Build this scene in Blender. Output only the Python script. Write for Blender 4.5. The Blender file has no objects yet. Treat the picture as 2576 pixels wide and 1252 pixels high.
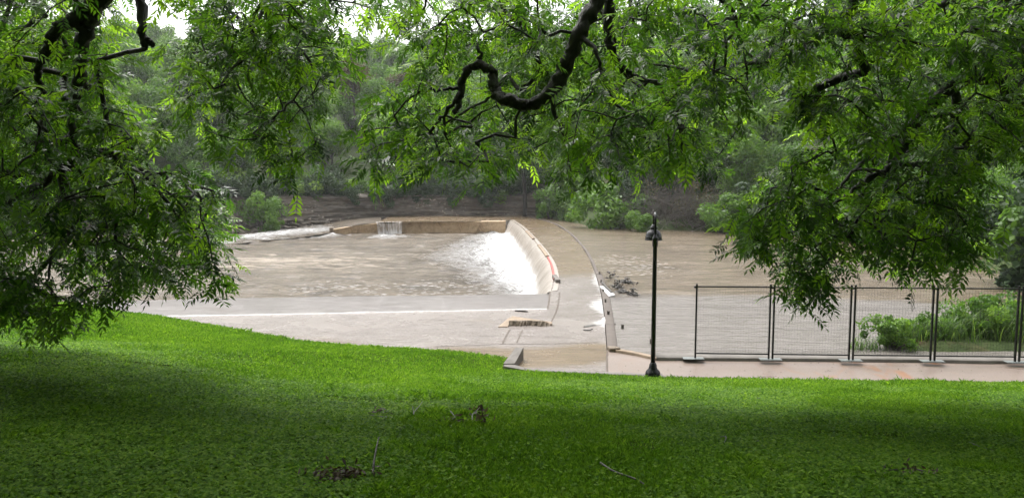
import bpy, bmesh, math, random
import numpy as np
from mathutils import Vector

random.seed(7)
rng = np.random.default_rng(11)
S = bpy.context.scene
COL = S.collection

# ------------------------------------------------------------------ camera, sky, sun, exposure
CAMZ = 4.5
F = 1945.0                      # focal length in units of a 2576 px wide picture
PITCH = math.atan(186.0 / F)
cam = bpy.data.cameras.new('camera')
cam.sensor_width = 36.0
cam.lens = 36.0 * F / 2576.0
cam.clip_start = 0.05
cam.clip_end = 3000.0
co = bpy.data.objects.new('camera', cam)
COL.objects.link(co)
co.location = (0, 0, CAMZ)
co.rotation_euler = (math.pi / 2 - PITCH, 0, 0)
S.camera = co

W = bpy.data.worlds.new('World')
S.world = W
W.use_nodes = True
nt = W.node_tree
bg = nt.nodes['Background']
sky = nt.nodes.new('ShaderNodeTexSky')
sky.sky_type = 'NISHITA'
sky.sun_disc = False
SUN_EL, SUN_AZ = math.radians(62), math.radians(-25)
sky.sun_elevation = SUN_EL
sky.sun_rotation = SUN_AZ
sky.air_density = 1.0
sky.dust_density = 6.0
sky.ozone_density = 1.0
hs = nt.nodes.new('ShaderNodeHueSaturation')
hs.inputs['Saturation'].default_value = 0.12     # thick rain cloud: nearly colourless light
nt.links.new(sky.outputs[0], hs.inputs['Color'])
nt.links.new(hs.outputs[0], bg.inputs['Color'])
bg.inputs['Strength'].default_value = 0.15

sun = bpy.data.lights.new('sun', 'SUN')
sun.energy = 0.7
sun.angle = math.radians(40)
sun.color = (1.0, 0.97, 0.92)
so = bpy.data.objects.new('sun', sun)
COL.objects.link(so)
so.rotation_euler = (math.pi / 2 - SUN_EL, 0, math.pi - SUN_AZ)
so.location = (0, 0, 60)

S.view_settings.view_transform = 'Standard'
S.view_settings.look = 'None'
S.view_settings.gamma = 1.0
S.view_settings.exposure = 1.55
HAZE = 0.00034
S.cycles.use_denoising = True
S.cycles.max_bounces = 8
S.cycles.diffuse_bounces = 4
S.cycles.glossy_bounces = 3
S.cycles.transmission_bounces = 6
S.cycles.transparent_max_bounces = 8
S.cycles.volume_bounces = 1
S.cycles.sample_clamp_indirect = 6.0

# ------------------------------------------------------------------ helpers
CP, SP = math.cos(PITCH), math.sin(PITCH)


def ray(vx, vy):
    u, w = (vx - 1288.0) / F, (626.0 - vy) / F
    return np.array([u, CP + w * SP, -SP + w * CP])


def P(vx, vy, z=0.0):
    r = ray(vx, vy)
    return np.array([0, 0, CAMZ]) + r * ((z - CAMZ) / r[2])


def D(vx, vy, d):
    return np.array([0, 0, CAMZ]) + ray(vx, vy) * d


def project(p):
    p = np.asarray(p, float) - np.array([0, 0, CAMZ])
    dep = p[..., 1] * CP - p[..., 2] * SP
    up = p[..., 1] * SP + p[..., 2] * CP
    dd = np.maximum(dep, 1e-3)
    return 1288 + F * p[..., 0] / dd, 626 - F * up / dd, dep


def in_poly(x, y, poly):
    inside = np.zeros(np.shape(x), bool)
    n = len(poly)
    for i in range(n):
        x1, y1 = poly[i][:2]
        x2, y2 = poly[(i + 1) % n][:2]
        if y1 == y2:
            continue
        c = ((y1 > y) != (y2 > y)) & (x < (x2 - x1) * (y - y1) / (y2 - y1) + x1)
        inside ^= c
    return inside


def dist_line(x, y, line):
    best = np.full(np.shape(x), 1e9)
    for (a, b) in zip(line[:-1], line[1:]):
        ax, ay, bx, by = a[0], a[1], b[0], b[1]
        dx, dy = bx - ax, by - ay
        L = dx * dx + dy * dy + 1e-12
        t = np.clip(((x - ax) * dx + (y - ay) * dy) / L, 0, 1)
        best = np.minimum(best, np.hypot(x - ax - t * dx, y - ay - t * dy))
    return best


def vnoise(x, y, seed=0):
    """smooth value noise on a lattice, 0..1"""
    xi, yi = np.floor(x).astype(np.int64), np.floor(y).astype(np.int64)
    fx, fy = x - xi, y - yi
    fx, fy = fx * fx * (3 - 2 * fx), fy * fy * (3 - 2 * fy)

    def h(a, b):
        n = (a * 374761393 + b * 668265263 + seed * 974634777) & 0x7fffffff
        n = ((n ^ (n >> 13)) * 1274126177) & 0x7fffffff
        return ((n ^ (n >> 16)) & 0xffff) / 65535.0
    return (h(xi, yi) * (1 - fx) + h(xi + 1, yi) * fx) * (1 - fy) + (h(xi, yi + 1) * (1 - fx) + h(xi + 1, yi + 1) * fx) * fy


def fbm(x, y, seed=0, octs=4):
    s, a, t = 0, 1.0, 0
    for o in range(octs):
        s = s + a * vnoise(x * 2 ** o, y * 2 ** o, seed + o)
        t += a
        a *= 0.5
    return s / t


def ss(x, a, b):
    t = np.clip((x - a) / (b - a), 0, 1)
    return t * t * (3 - 2 * t)


def tag(o, label=None, cat=None, group=None, kind=None):
    if label:
        o['label'] = label
    if cat:
        o['category'] = cat
    if group:
        o['group'] = group
    if kind:
        o['kind'] = kind
    return o


def link(o, parent=None):
    COL.objects.link(o)
    if parent is not None:
        o.parent = parent
    return o


def empty(name, loc, rz=0.0, **kw):
    o = bpy.data.objects.new(name, None)
    o.empty_display_size = 0.2
    o.location = loc
    o.rotation_euler = (0, 0, rz)
    return tag(link(o), **kw)


def copy_tree(o, parent=None):
    c = o.copy()
    link(c, parent)
    for ch in o.children:
        copy_tree(ch, c)
    return c


def npmesh(name, V, Fc, mat=None, attrs=None, smooth=False, parent=None):
    V = np.asarray(V, np.float32)
    Fc = np.asarray(Fc, np.int32)
    me = bpy.data.meshes.new(name)
    me.vertices.add(len(V))
    me.vertices.foreach_set('co', V.ravel())
    k = Fc.shape[1]
    me.loops.add(Fc.size)
    me.loops.foreach_set('vertex_index', Fc.ravel())
    me.polygons.add(len(Fc))
    me.polygons.foreach_set('loop_start', np.arange(0, Fc.size, k, dtype=np.int32))
    if smooth:
        me.polygons.foreach_set('use_smooth', np.ones(len(Fc), bool))
    me.update(calc_edges=True)
    for n, a in (attrs or {}).items():
        at = me.attributes.new(n, 'FLOAT', 'POINT')
        at.data.foreach_set('value', np.asarray(a, np.float32))
    if mat:
        me.materials.append(mat)
    o = bpy.data.objects.new(name, me)
    return link(o, parent)


def grid_faces(nu, nv):
    i = np.arange(nu * nv).reshape(nu, nv)
    return np.stack([i[:-1, :-1], i[1:, :-1], i[1:, 1:], i[:-1, 1:]], -1).reshape(-1, 4)


def bmobj(name, bm, mat, parent=None, smooth=False):
    me = bpy.data.meshes.new(name)
    bmesh.ops.recalc_face_normals(bm, faces=bm.faces)
    if smooth:
        for f in bm.faces:
            f.smooth = True
    bm.to_mesh(me)
    bm.free()
    me.materials.append(mat)
    return link(bpy.data.objects.new(name, me), parent)


def add_box(bm, c, size, rot=0.0, bevel=0.0, tilt=None):
    """axis box centred at c, turned about z"""
    r = bmesh.ops.create_cube(bm, size=1.0)
    vs = r['verts']
    if bevel > 0:
        for v in vs:
            v.co = Vector((v.co.x * size[0], v.co.y * size[1], v.co.z * size[2]))
        es = list({e for v in vs for e in v.link_edges})
        b = bmesh.ops.bevel(bm, geom=es, offset=bevel, segments=2, affect='EDGES', profile=0.5)
        vs = list({v for f in b['faces'] for v in f.verts} | {v for v in vs if v.is_valid})
    else:
        for v in vs:
            v.co = Vector((v.co.x * size[0], v.co.y * size[1], v.co.z * size[2]))
    cs, sn = math.cos(rot), math.sin(rot)
    for v in vs:
        x, y, z = v.co
        if tilt:
            z2 = z + x * tilt
            z = z2
        v.co = Vector((c[0] + x * cs - y * sn, c[1] + x * sn + y * cs, c[2] + z))
    return vs


def lathe(bm, prof, c=(0, 0, 0), n=28, axis=None):
    rings = []
    for (r, z) in prof:
        rings.append([bm.verts.new((c[0] + r * math.cos(2 * math.pi * k / n), c[1] + r * math.sin(2 * math.pi * k / n), c[2] + z)) for k in range(n)])
    for a, b in zip(rings[:-1], rings[1:]):
        for k in range(n):
            bm.faces.new((a[k], a[(k + 1) % n], b[(k + 1) % n], b[k]))
    bm.faces.new(rings[0][::-1])
    bm.faces.new(rings[-1])


def catmull(pts, per=6):
    pts = np.asarray(pts, float)
    p = np.vstack([2 * pts[0] - pts[1], pts, 2 * pts[-1] - pts[-2]])
    out = []
    for i in range(1, len(p) - 2):
        for t in np.linspace(0, 1, per, endpoint=False):
            a, b, c, d = p[i - 1], p[i], p[i + 1], p[i + 2]
            out.append(0.5 * ((2 * b) + (-a + c) * t + (2 * a - 5 * b + 4 * c - d) * t * t + (-a + 3 * b - 3 * c + d) * t ** 3))
    out.append(p[-2])
    return np.array(out)


def tube(pts, rad, n=10, rough=0.0, seed=0):
    """verts, quads of a tube along pts"""
    pts = np.asarray(pts, float)
    rad = np.broadcast_to(np.asarray(rad, float), (len(pts),))
    T = np.gradient(pts, axis=0)
    T /= np.linalg.norm(T, axis=1)[:, None] + 1e-9
    N = np.zeros_like(T)
    a = np.cross(T[0], [0.3, 0.9, 0.2])
    N[0] = a / np.linalg.norm(a)
    for i in range(1, len(T)):
        v = N[i - 1] - T[i] * np.dot(N[i - 1], T[i])
        N[i] = v / (np.linalg.norm(v) + 1e-9)
    B = np.cross(T, N)
    r = np.random.default_rng(seed)
    ang = np.linspace(0, 2 * np.pi, n, endpoint=False)
    rr = rad[:, None] * (1 + rough * r.normal(size=(len(pts), n)))
    V = pts[:, None, :] + rr[..., None] * (np.cos(ang)[None, :, None] * N[:, None, :] + np.sin(ang)[None, :, None] * B[:, None, :])
    idx = np.arange(len(pts) * n).reshape(len(pts), n)
    nx = np.roll(idx, -1, axis=1)
    Q = np.stack([idx[:-1], nx[:-1], nx[1:], idx[1:]], -1).reshape(-1, 4)
    return V.reshape(-1, 3), Q


def merge(parts):
    Vs, Fs, o = [], [], 0
    for v, f in parts:
        Vs.append(v)
        Fs.append(np.asarray(f) + o)
        o += len(v)
    return np.vstack(Vs), np.vstack(Fs)


def segments(A, B, ra, rb, n=5):
    """many straight tapered sticks at once"""
    A, B = np.asarray(A, float), np.asarray(B, float)
    T = B - A
    T /= np.linalg.norm(T, axis=1)[:, None] + 1e-9
    ref = np.where(np.abs(T[:, 2:3]) > 0.9, np.array([[1.0, 0, 0]]), np.array([[0, 0, 1.0]]))
    N = np.cross(T, ref)
    N /= np.linalg.norm(N, axis=1)[:, None] + 1e-9
    Bn = np.cross(T, N)
    ang = np.linspace(0, 2 * np.pi, n, endpoint=False)
    ring = np.cos(ang)[None, :, None] * N[:, None] + np.sin(ang)[None, :, None] * Bn[:, None]
    va = A[:, None] + ring * np.reshape(ra, (-1, 1, 1))
    vb = B[:, None] + ring * np.reshape(rb, (-1, 1, 1))
    V = np.concatenate([va, vb], 1).reshape(-1, 3)
    base = (np.arange(len(A)) * 2 * n)[:, None]
    k = np.arange(n)[None]
    k2 = (np.arange(n)[None] + 1) % n
    Q = np.stack([base + k, base + k2, base + n + k2, base + n + k], -1).reshape(-1, 4)
    return V, Q


# ------------------------------------------------------------------ materials
class NB:
    def __init__(self, name):
        self.m = bpy.data.materials.new(name)
        self.m.use_nodes = True
        self.t = self.m.node_tree
        self.b = self.t.nodes['Principled BSDF']
        self.out = self.t.nodes['Material Output']

    def n(self, typ, **kw):
        nd = self.t.nodes.new('ShaderNode' + typ)
        for k, v in kw.items():
            if k.startswith('i_'):
                nd.inputs[k[2:].replace('_', ' ')].default_value = v
            else:
                setattr(nd, k, v)
        return nd

    def l(self, a, b):
        self.t.links.new(a, b)

    def coords(self, scale=(1, 1, 1), rot=(0, 0, 0)):
        tc = self.n('NewGeometry')
        mp = self.n('Mapping')
        mp.inputs['Scale'].default_value = scale
        mp.inputs['Rotation'].default_value = rot
        self.l(tc.outputs['Position'], mp.inputs['Vector'])
        return mp.outputs[0]

    def ocoords(self, scale=(1, 1, 1)):
        tc = self.n('TexCoord')
        mp = self.n('Mapping')
        mp.inputs['Scale'].default_value = scale
        self.l(tc.outputs['Object'], mp.inputs['Vector'])
        return mp.outputs[0]

    def noise(self, vec, scale=1.0, detail=4.0, rough=0.55, dist=0.0):
        nd = self.n('TexNoise')
        nd.inputs['Scale'].default_value = scale
        nd.inputs['Detail'].default_value = detail
        nd.inputs['Roughness'].default_value = rough
        nd.inputs['Distortion'].default_value = dist
        if vec is not None:
            self.l(vec, nd.inputs['Vector'])
        return nd.outputs['Fac']

    def ramp(self, fac, stops, interp='LINEAR'):
        r = self.n('ValToRGB')
        r.color_ramp.interpolation = interp
        e = r.color_ramp.elements
        while len(e) < len(stops):
            e.new(0.5)
        for el, (p, c) in zip(e, stops):
            el.position = p
            el.color = c if len(c) == 4 else (*c, 1)
        self.l(fac, r.inputs[0])
        return r.outputs[0]

    def mix(self, fac, a, b, blend='MIX'):
        m = self.n('Mix', data_type='RGBA', blend_type=blend)
        for s, v in ((m.inputs[0], fac), (m.inputs[6], a), (m.inputs[7], b)):
            if hasattr(v, 'is_output'):
                self.l(v, s)
            elif isinstance(v, (tuple, list)):
                s.default_value = v if len(v) == 4 else (*v, 1)
            else:
                s.default_value = v
        return m.outputs[2]

    def math(self, op, a, b=None, clamp=False):
        m = self.n('Math', operation=op, use_clamp=clamp)
        for s, v in ((m.inputs[0], a), (m.inputs[1], b)):
            if v is None:
                continue
            if hasattr(v, 'is_output'):
                self.l(v, s)
            else:
                s.default_value = v
        return m.outputs[0]

    def smooth(self, v, lo, hi):
        m = self.n('MapRange', interpolation_type='SMOOTHSTEP')
        self.l(v, m.inputs['Value'])
        for key, x in (('From Min', lo), ('From Max', hi)):
            if hasattr(x, 'is_output'):
                self.l(x, m.inputs[key])
            else:
                m.inputs[key].default_value = x
        return m.outputs[0]

    def attr(self, name):
        a = self.n('Attribute', attribute_name=name)
        return a.outputs['Fac']

    def bump(self, h, strength=0.3, dist=0.05, prev=None):
        b = self.n('Bump')
        b.inputs['Strength'].default_value = strength
        b.inputs['Distance'].default_value = dist
        self.l(h, b.inputs['Height'])
        if prev is not None:
            self.l(prev, b.inputs['Normal'])
        return b.outputs[0]

    def set(self, **kw):
        for k, v in kw.items():
            s = self.b.inputs[{'color': 'Base Color', 'rough': 'Roughness', 'normal': 'Normal', 'metal': 'Metallic', 'ior': 'IOR', 'spec': 'Specular IOR Level', 'coat': 'Coat Weight'}[k]]
            if hasattr(v, 'is_output'):
                self.l(v, s)
            elif isinstance(v, (tuple, list)):
                s.default_value = v if len(v) == 4 else (*v, 1)
            else:
                s.default_value = v
        return self


def leaf_mat(name, dark, mid, light, trans=0.4, rough=0.35, tcol=1.6, spec=0.5):
    b = NB(name)
    t = b.attr('tint')
    nz = b.noise(b.coords(), 0.9, 2)
    f = b.math('ADD', b.math('MULTIPLY', t, 0.75), b.math('MULTIPLY', nz, 0.3))
    c = b.ramp(f, [(0.1, dark), (0.5, mid), (0.95, light)])
    b.set(color=c, rough=rough, spec=spec)
    tr = b.n('BsdfTranslucent')
    c2 = b.mix(1.0, c, (tcol * 1.1, tcol * 1.15, tcol * 0.55), 'MULTIPLY')
    b.l(c2, tr.inputs['Color'])
    mx = b.n('MixShader')
    mx.inputs[0].default_value = trans
    b.l(b.b.outputs[0], mx.inputs[1])
    b.l(tr.outputs[0], mx.inputs[2])
    b.l(mx.outputs[0], b.out.inputs[0])
    return b.m


M = {}
M['pecan_leaf'] = leaf_mat('pecan_leaf', (0.012, 0.034, 0.006), (0.046, 0.104, 0.011), (0.18, 0.295, 0.024), trans=0.5, rough=0.3, tcol=2.5, spec=0.4)
M['far_leaf'] = leaf_mat('far_leaf', (0.030, 0.068, 0.015), (0.078, 0.158, 0.028), (0.155, 0.245, 0.040), trans=0.4, rough=0.6, spec=0.25)
M['cedar_leaf'] = leaf_mat('cedar_leaf', (0.017, 0.036, 0.017), (0.034, 0.064, 0.026), (0.060, 0.098, 0.036), trans=0.2, rough=0.6, spec=0.25)
M['bright_leaf'] = leaf_mat('bright_leaf', (0.045, 0.095, 0.018), (0.085, 0.165, 0.028), (0.15, 0.25, 0.045), trans=0.4, rough=0.5, spec=0.3)
M['brown_leaf'] = leaf_mat('brown_leaf', (0.05, 0.04, 0.025), (0.09, 0.07, 0.04), (0.10, 0.11, 0.045), trans=0.2, rough=0.7, spec=0.2)
M['grass_blade'] = leaf_mat('grass_blade', (0.026, 0.072, 0.007), (0.078, 0.168, 0.014), (0.19, 0.305, 0.036), trans=0.45, rough=0.6, spec=0.12)
M['reed_leaf'] = leaf_mat('reed_leaf', (0.03, 0.065, 0.014), (0.07, 0.13, 0.03), (0.17, 0.24, 0.07), trans=0.35, rough=0.5, spec=0.3)
M['dead_leaf'] = leaf_mat('dead_leaf', (0.02, 0.012, 0.008), (0.05, 0.032, 0.02), (0.14, 0.11, 0.08), trans=0.15, rough=0.55)

b = NB('bark')
v = b.coords((6, 6, 1.6))
h = b.noise(v, 3.0, 6, 0.7, 1.2)
b.set(color=b.ramp(h, [(0.3, (0.004, 0.003, 0.0025)), (0.55, (0.016, 0.012, 0.009)), (0.75, (0.045, 0.037, 0.03))]), rough=0.6, normal=b.bump(h, 0.9, 0.03))
M['bark'] = b.m

b = NB('grey_wood')
h = b.noise(b.coords((4, 4, 4)), 5.0, 5)
b.set(color=b.ramp(h, [(0.3, (0.03, 0.024, 0.02)), (0.7, (0.09, 0.075, 0.065))]), rough=0.7)
M['grey_wood'] = b.m

b = NB('dark_wet_wood')
h = b.noise(b.coords((4, 4, 4)), 8.0, 5)
b.set(color=b.ramp(h, [(0.3, (0.010, 0.008, 0.006)), (0.7, (0.05, 0.04, 0.032))]), rough=0.4)
M['dark_wood'] = b.m

b = NB('lawn_soil')
v = b.coords()
n1 = b.noise(v, 0.35, 5)
n2 = b.noise(v, 9.0, 5)
c = b.ramp(n1, [(0.35, (0.035, 0.075, 0.007)), (0.6, (0.07, 0.13, 0.012))])
c = b.mix(b.smooth(n2, 0.42, 0.62), (0.03, 0.05, 0.01), c)
b.set(color=c, rough=0.95, normal=b.bump(n2, 0.8, 0.05), spec=0.0)
M['lawn'] = b.m

# wet concrete under a film of muddy water: 'mud' attribute tells how deep the brown water stands on it
b = NB('wet_concrete')
v = b.coords()
n1 = b.noise(v, 0.5, 5, 0.6, 0.6)
n2 = b.noise(v, 14.0, 5, 0.6)
n3 = b.noise(b.coords((0.35, 1.8, 1)), 1.3, 6, 0.6, 1.5)
conc = b.ramp(n1, [(0.3, (0.112, 0.093, 0.081)), (0.5, (0.148, 0.126, 0.112)), (0.7, (0.18, 0.155, 0.139))])
n4 = b.noise(b.coords((0.5, 2.6, 1)), 2.2, 6, 0.65, 1.0)
conc = b.mix(b.smooth(n4, 0.45, 0.7), conc, (0.225, 0.203, 0.19))
conc = b.mix(0.35, conc, b.ramp(n2, [(0.3, (0.09, 0.077, 0.066)), (0.7, (0.30, 0.265, 0.24))]))
mud = b.attr('mud')
mf = b.smooth(b.math('ADD', mud, b.math('MULTIPLY', b.math('SUBTRACT', n3, 0.5), 0.9)), 0.3, 0.8)
mudc = b.ramp(n3, [(0.3, (0.088, 0.062, 0.036)), (0.7, (0.160, 0.118, 0.073))])
col = b.mix(mf, conc, mudc)
fz = b.noise(b.coords((1.0, 1.4, 1)), 2.2, 8, 0.75, 1.2)
fe = b.math('SUBTRACT', b.math('MULTIPLY', b.attr('lick'), 1.0), b.math('MULTIPLY', b.attr('edge_d'), 1.15))
fe = b.smooth(b.math('ADD', fe, b.math('MULTIPLY', b.math('SUBTRACT', fz, 0.5), 1.9)), 0.32, 0.75)
fe = b.math('MULTIPLY', fe, b.smooth(b.attr('lick'), 0.0, 0.25))
col = b.mix(fe, col, (0.40, 0.39, 0.38))
rough = b.math('ADD', b.math('MULTIPLY', n1, 0.35), 0.08)
hb = b.noise(b.coords((0.6, 1.6, 1)), 5.0, 5, 0.6, 1.0)
b.set(color=col, rough=rough, normal=b.bump(hb, 0.6, 0.06), ior=1.33, spec=0.22)
M['wet_concrete'] = b.m

b = NB('slab_under_thin_water')
n1 = b.noise(b.coords(), 0.5, 5, 0.6, 0.6)
n4 = b.noise(b.coords((0.5, 2.6, 1)), 2.2, 6, 0.65, 1.0)
n5 = b.noise(b.coords((0.4, 0.9, 1)), 0.7, 5, 0.6, 1.0)
c = b.ramp(n1, [(0.3, (0.150, 0.136, 0.130)), (0.7, (0.195, 0.178, 0.171))])  # greyer than the paving: sky sheen and ripple contrast put into the colour
c = b.mix(b.smooth(n4, 0.42, 0.68), c, (0.26, 0.242, 0.235))
c = b.mix(b.smooth(b.noise(b.coords((1.0, 3.4, 1)), 3.0, 6, 0.7, 0.8), 0.52, 0.36), c, (0.105, 0.094, 0.088))
c = b.mix(b.math('MULTIPLY', b.smooth(n5, 0.55, 0.7), 0.5), c, (0.13, 0.108, 0.092))
b.set(color=c, rough=0.3, normal=b.bump(n4, 0.6, 0.06), ior=1.33, spec=0.25)
M['slab'] = b.m

b = NB('walkway_concrete')
v = b.coords()
n1 = b.noise(v, 0.6, 5, 0.6, 0.8)
n2 = b.noise(v, 30.0, 4, 0.6)
n3 = b.noise(b.coords((1.2, 0.5, 1)), 0.9, 5, 0.6, 1.0)
c = b.ramp(n1, [(0.3, (0.125, 0.092, 0.072)), (0.7, (0.185, 0.145, 0.120))])
c = b.mix(0.3, c, b.ramp(n2, [(0.3, (0.10, 0.08, 0.07)), (0.7, (0.32, 0.265, 0.235))]))
c = b.mix(b.math('MULTIPLY', b.smooth(n3, 0.52, 0.7), b.attr('rust')), c, (0.20, 0.105, 0.058))
b.set(color=c, rough=b.math('ADD', b.math('MULTIPLY', n1, 0.5), 0.1), normal=b.bump(n2, 0.12, 0.01), ior=1.35, spec=0.3)
M['walkway'] = b.m

b = NB('pale_concrete')
v = b.coords()
n1 = b.noise(v, 2.0, 5, 0.6, 0.5)
n2 = b.noise(v, 40.0, 4, 0.6)
c = b.ramp(n1, [(0.3, (0.10, 0.09, 0.08)), (0.7, (0.16, 0.146, 0.13))])
c = b.mix(b.smooth(n2, 0.6, 0.75), c, (0.12, 0.10, 0.085))
b.set(color=c, rough=0.7, spec=0.2, normal=b.bump(n2, 0.3, 0.01))
M['pale_concrete'] = b.m

b = NB('stained_wall_concrete')
n1 = b.noise(b.coords((0.8, 0.8, 0.5)), 1.5, 7, 0.75, 1.2)
n2 = b.noise(b.coords((1, 1, 1)), 4.0, 5)
c = b.ramp(n2, [(0.3, (0.40, 0.275, 0.155)), (0.7, (0.55, 0.41, 0.26))])
c = b.mix(b.math('MULTIPLY', b.smooth(n1, 0.5, 0.66), 0.75), c, (0.17, 0.105, 0.06))
b.set(color=c, rough=0.6, normal=b.bump(n2, 0.3, 0.03))
M['stained_wall'] = b.m

b = NB('dark_stone')
n2 = b.noise(b.coords((1, 1, 2)), 7.0, 6, 0.7)
c = b.ramp(n2, [(0.3, (0.05, 0.036, 0.024)), (0.7, (0.20, 0.15, 0.10))])
b.set(color=c, rough=0.7, normal=b.bump(n2, 1.0, 0.04))
M['dark_stone'] = b.m

b = NB('limestone_cliff')
n1 = b.noise(b.coords((0.3, 0.3, 2.2)), 1.8, 7, 0.7, 1.2)
n2 = b.noise(b.coords((1, 1, 1.6)), 1.3, 6, 0.6)
n3 = b.noise(b.coords((1, 1, 1.3)), 2.8, 4, 0.5)
c = b.ramp(n1, [(0.3, (0.024, 0.021, 0.018)), (0.46, (0.092, 0.077, 0.063)), (0.62, (0.19, 0.158, 0.128))])
c = b.mix(b.smooth(n2, 0.42, 0.68), c, (0.10, 0.077, 0.056))
chip = b.math('MULTIPLY', b.smooth(n3, 0.60, 0.66), b.smooth(b.noise(b.coords(), 0.22, 2), 0.45, 0.6))
c = b.mix(chip, c, (0.36, 0.31, 0.26))
b.set(color=c, rough=0.75, normal=b.bump(n1, 0.7, 0.12))
M['cliff'] = b.m

b = NB('hill_soil')
n1 = b.noise(b.coords(), 0.12, 6, 0.6)
n2 = b.noise(b.coords(), 1.6, 6, 0.65)
c = b.ramp(n2, [(0.3, (0.022, 0.034, 0.012)), (0.55, (0.045, 0.066, 0.022)), (0.78, (0.075, 0.065, 0.035))])
c = b.mix(b.smooth(n1, 0.56, 0.66), c, (0.085, 0.062, 0.036))
b.set(color=c, rough=0.9, normal=b.bump(n2, 0.8, 0.3), spec=0.1)
M['hill'] = b.m


def water_mat(name, body, foamy, silty=True):
    b = NB(name)
    w1 = b.noise(b.coords((0.5, 1.3, 1)), 1.5, 5, 0.62, 1.2)
    w2 = b.noise(b.coords((1, 2.2, 1)), 5.0, 4, 0.6, 0.6)
    big = b.noise(b.coords((0.10, 0.30, 1)), 1.0, 5, 0.6, 1.2)
    c = b.ramp(big, [(0.32, body[0]), (0.68, body[1])])
    c = b.mix(b.math('MULTIPLY', b.smooth(w1, 0.5, 0.72), 0.55), c, tuple(x * 1.9 for x in body[1]))  # pale crests, dark troughs: wave light and silt streaks both put into colour
    c = b.mix(b.math('MULTIPLY', b.smooth(w1, 0.46, 0.28), 0.6), c, tuple(x * 0.55 for x in body[0]))
    s2 = b.noise(b.coords((0.20, 0.95, 1)), 1.0, 6, 0.66, 1.4)
    c = b.mix(b.math('MULTIPLY', b.smooth(s2, 0.50, 0.36), 0.75), c, tuple(x * (0.48 if silty else 0.7) for x in body[0]))
    c = b.mix(b.math('MULTIPLY', b.smooth(s2, 0.54, 0.68), 0.55), c, (0.21, 0.178, 0.145))
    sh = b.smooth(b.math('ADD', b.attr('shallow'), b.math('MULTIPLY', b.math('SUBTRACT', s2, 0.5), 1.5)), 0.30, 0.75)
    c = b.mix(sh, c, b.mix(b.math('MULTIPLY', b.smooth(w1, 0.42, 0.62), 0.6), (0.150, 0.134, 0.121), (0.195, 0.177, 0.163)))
    rough = 0.2
    hgt = b.math('ADD', b.math('MULTIPLY', w1, 0.8), b.math('MULTIPLY', w2, 0.25))
    nm = b.bump(hgt, 0.8, 0.3 if silty else 0.16)
    if foamy:
        f = b.attr('foam')
        fn = b.noise(b.coords((0.55, 1.7, 1)), 1.7, 9, 0.75, 1.6)
        ff = b.noise(b.coords((1.2, 3.0, 1)), 2.6, 7, 0.75, 0.8)
        fm = b.smooth(b.math('ADD', f, b.math('MULTIPLY', b.math('SUBTRACT', fn, 0.5), 1.8)), 0.36, 1.05)
        sp = b.n('TexVoronoi', feature='F1')
        sp.inputs['Scale'].default_value = 2.8
        sp.inputs['Randomness'].default_value = 1.0
        b.l(b.coords((0.7, 1.9, 1)), sp.inputs['Vector'])
        fk = b.attr('fleck')
        spm = b.math('MULTIPLY', b.smooth(b.math('SUBTRACT', 1.0, sp.outputs['Distance']), 0.66, 0.80), b.smooth(b.math('ADD', fk, b.math('MULTIPLY', b.math('SUBTRACT', w1, 0.5), 1.6)), 0.35, 0.8))
        fm = b.math('MAXIMUM', fm, b.math('MULTIPLY', spm, 0.7))
        st = b.noise(b.coords((0.14, 0.8, 1)), 1.2, 7, 0.68, 1.8)
        tan = b.math('MULTIPLY', b.smooth(b.math('ADD', b.attr('silt'), b.math('MULTIPLY', b.math('SUBTRACT', st, 0.5), 2.2)), 0.45, 0.75), 0.85)
        c = b.mix(tan, c, (0.30, 0.25, 0.195))
        fcol = b.ramp(ff, [(0.36, (0.15, 0.135, 0.118)), (0.52, (0.36, 0.352, 0.343)), (0.66, (0.66, 0.66, 0.655))])
        fcol = b.mix(b.smooth(b.math('ADD', f, b.math('MULTIPLY', b.math('SUBTRACT', ff, 0.5), 2.0)), 0.85, 1.3), fcol, (0.72, 0.72, 0.715))
        c = b.mix(fm, c, fcol)
        rough = b.math('ADD', b.math('MULTIPLY', fm, 0.45), 0.2)
        nm = b.bump(b.math('MULTIPLY', ff, f), 0.8, 0.35, nm)
    b.set(color=c, rough=rough, normal=nm, ior=1.33, spec=0.24 if foamy else 0.4)
    return b.m


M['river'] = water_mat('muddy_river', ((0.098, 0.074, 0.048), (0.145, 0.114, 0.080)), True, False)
M['pool'] = water_mat('muddy_pool', ((0.078, 0.060, 0.041), (0.135, 0.109, 0.080)), True)

b = NB('falling_water')
s1 = b.attr('along')
cx = b.n('CombineXYZ')
b.l(b.math('MULTIPLY', s1, 9.0), cx.inputs[0])
b.l(b.math('MULTIPLY', b.attr('down'), 0.9), cx.inputs[1])
st = b.noise(cx.outputs[0], 1.0, 6, 0.7, 0.4)
c = b.ramp(st, [(0.25, (0.15, 0.125, 0.10)), (0.5, (0.28, 0.245, 0.21)), (0.72, (0.50, 0.47, 0.43))])
c = b.mix(b.smooth(b.attr('down'), 0.6, 1.05), c, (0.66, 0.65, 0.64))
b.set(color=c, rough=0.3, normal=b.bump(st, 0.6, 0.05), ior=1.33)
tp = b.n('BsdfTransparent')
mx = b.n('MixShader')
b.l(b.smooth(b.math('ADD', b.attr('thick'), b.math('MULTIPLY', b.math('SUBTRACT', st, 0.5), 1.6)), 0.2, 0.6), mx.inputs[0])
b.l(tp.outputs[0], mx.inputs[1])
b.l(b.b.outputs[0], mx.inputs[2])
b.l(mx.outputs[0], b.out.inputs[0])
M['fall'] = b.m

b = NB('foam')
n1 = b.noise(b.coords(), 6.0, 6, 0.7)
b.set(color=b.ramp(n1, [(0.3, (0.17, 0.155, 0.145)), (0.6, (0.36, 0.345, 0.33))]), rough=0.6, normal=b.bump(n1, 0.6, 0.05))
M['foam'] = b.m


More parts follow.
